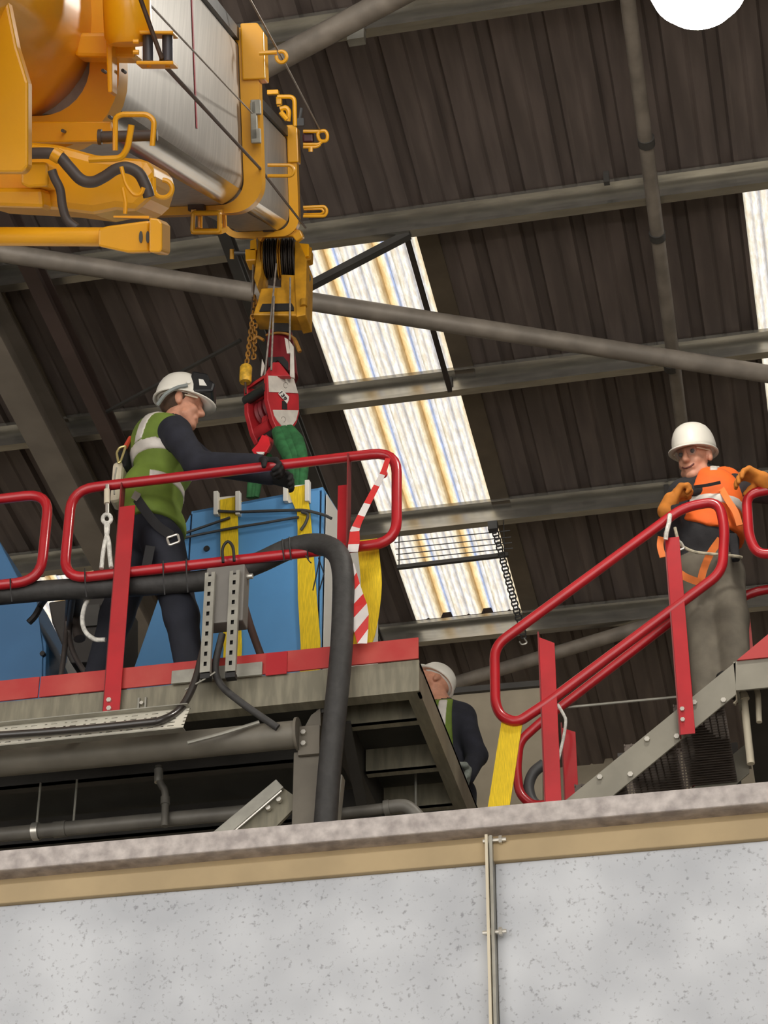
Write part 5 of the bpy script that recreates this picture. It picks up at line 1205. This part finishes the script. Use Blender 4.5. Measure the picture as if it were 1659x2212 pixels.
mb = MB(); sdf_part(mb, vt2, h=.008, k=.03, grow=.021, region=lambda P: np.maximum.reduce([reg(P), np.abs(P[..., 0]-c2x(1546, 1030)[0]-.1*(P[..., 2]-c2x(1546, 1030)[2]))-.020, c2x(1546, 1046)[2]-P[..., 2]])); mb.build('reflective_band', REFL, ve2, True, auto=False)
strapw([K(1500, 1052, 9.42), K(1528, 1048, 9.40), K(1556, 1042, 9.42)], .008, 'chest_strap', WEB, w2)
strapw([K(1552, 1045, 9.48), K(1572, 1080, 9.44), K(1588, 1105, 9.44), K(1598, 1135, 9.45)], .016, 'harness_strap', M('harness_orange', '#F08038', .7), w2)
strapw([K(1556, 1165, 9.42), K(1535, 1195, 9.41), K(1520, 1230, 9.43), K(1512, 1262, 9.46)], .018, 'leg_strap', M('harness_orange', '#F08038', .7), w2)
strapw([K(1458, 1230, 9.43), K(1480, 1246, 9.42), K(1510, 1258, 9.44)], .018, 'leg_strap', M('harness_orange', '#F08038', .7), w2)
strapw([K(1428, 1160, 9.44), K(1426, 1180, 9.44), K(1432, 1204, 9.44)], .016, 'harness_end', M('harness_orange', '#F08038', .7), w2)
MB().prism([K(x, y, 9.44) for x, y in ((1573, 1150), (1592, 1150), (1598, 1205), (1580, 1208))], (0, .04, 0)).build('hip_pouch', CHAR, w2, bevel=.01)
ln2 = thing('lanyard', K(1470, 1200, 9.4), 'cream rope lanyard clipped across the waist of the orange-vested worker', 'lanyard')
MB().tube(smoothp([K(1458, 1140, 9.36), K(1463, 1160, 9.36), K(1472, 1178, 9.36), K(1500, 1192, 9.37), K(1540, 1197, 9.39), K(1585, 1201, 9.42), K(1602, 1204, 9.46)], 6), .008, 8).build('rope', M('rope_cream', '#BDB49C', .8, 0, .2, 40), ln2, True)
MB().tube([K(x, y, 9.35) for x, y in ((1463, 1166), (1472, 1172), (1478, 1184), (1468, 1188))], .006, 8, True, .008).build('karabiner', STEEL, ln2, True)
MB().tube(smoothp([K(1447, 1112, 9.10), K(1445, 1130, 9.09), K(1440, 1150, 9.09), K(1438, 1166, 9.10)], 4), .011, 8).build('rope_bight', BONE, ln2, True)

# ---------------------------------------------------------------- worker 3 (behind the platform end)
YM3 = 11.5; Q = lambda x, y, Y=YM3: PY(x, y, Y)
w3 = thing('person', np.array([Q(960, 1600)[0], YM3, DK-.02]), 'third worker in white helmet half hidden behind the platform end beam, looking up', 'person')
fw3 = nrm((-.74, -.36, .50)); hd3 = Q(931, 1480); A3u = nrm((.40, .55, .72)); HP3, HA3, HT3 = head_prims(hd3, fw3, A3u, 0, .96)
HP3 += [cap(Q(940, 1495), Q(955, 1525), .056, .064, 0)]
t3 = [ell(Q(962, 1580), np.eye(3), (.19, .13, .20), 1), ell(Q(955, 1660), np.eye(3), (.17, .13, .18), 1), ell(np.array([Q(955, 1720)[0], YM3, DK+.9]), np.eye(3), (.17, .13, .13), 2), cap(Q(925, 1550), Q(1000, 1548), .075, .078, 1)]
a3_ = [cap(Q(1003, 1560, 11.45), Q(1030, 1632, 11.40), .070, .060, 1), cap(Q(1030, 1632, 11.40), Q(1008, 1680, 11.20), .058, .045, 1)]
px3 = Q(955, 1720)[0]
l3 = [cap((px3-.1, YM3, DK+.9), (px3-.1, YM3, DK+.1), .10, .065, 2), cap((px3+.1, YM3, DK+.9), (px3+.1, YM3, DK+.1), .10, .065, 2)]
b3 = [cap((px3+sx_, YM3, DK+.04), (px3+sx_-.1, YM3-.12, DK+.03), .05, .042, 3) for sx_ in (-.1, .1)]
mb = MB(); sdf_part(mb, t3+a3_+l3+b3+[HP3[-1]], h=.014, k=.035, nmat=1); sdf_part(mb, HP3, h=.0075, k=.016, mat=0)
g3 = hand_prims(Q(1010, 1668, 11.18), Q(1004, 1700, 11.08)-Q(1010, 1668, 11.18), (-.8, -.3, 0), 1, 4, (.3, .5, .4), 1.35)
sdf_part(mb, g3, h=.007, k=.009, mat=4)
mb.build('body', [SKIN, NAVY, NAVT, BOOT, GLGR], w3, True, auto=False)
helmet(w3, HT3, HA3, HELM)
vt3 = [t3[0], t3[1], cap(Q(935, 1552), Q(985, 1550), .076, .076, 0)]
xv = Q(985, 1600)[0]
mb = MB(); sdf_part(mb, vt3, h=.012, k=.03, grow=.014, region=lambda P: np.maximum(P[..., 0]-xv, P[..., 2]-Q(960, 1525)[2])); ve3 = mb.build('vest', HVG, w3, True, auto=False)
mb = MB(); sdf_part(mb, vt3, h=.010, k=.03, grow=.020, region=lambda P: np.maximum(np.abs(P[..., 0]-Q(963, 1570)[0]-.05*(P[..., 2]-Q(963, 1570)[2]))-.028, P[..., 2]-Q(960, 1530)[2])); mb.build('reflective_band', REFL, ve3, True, auto=False)
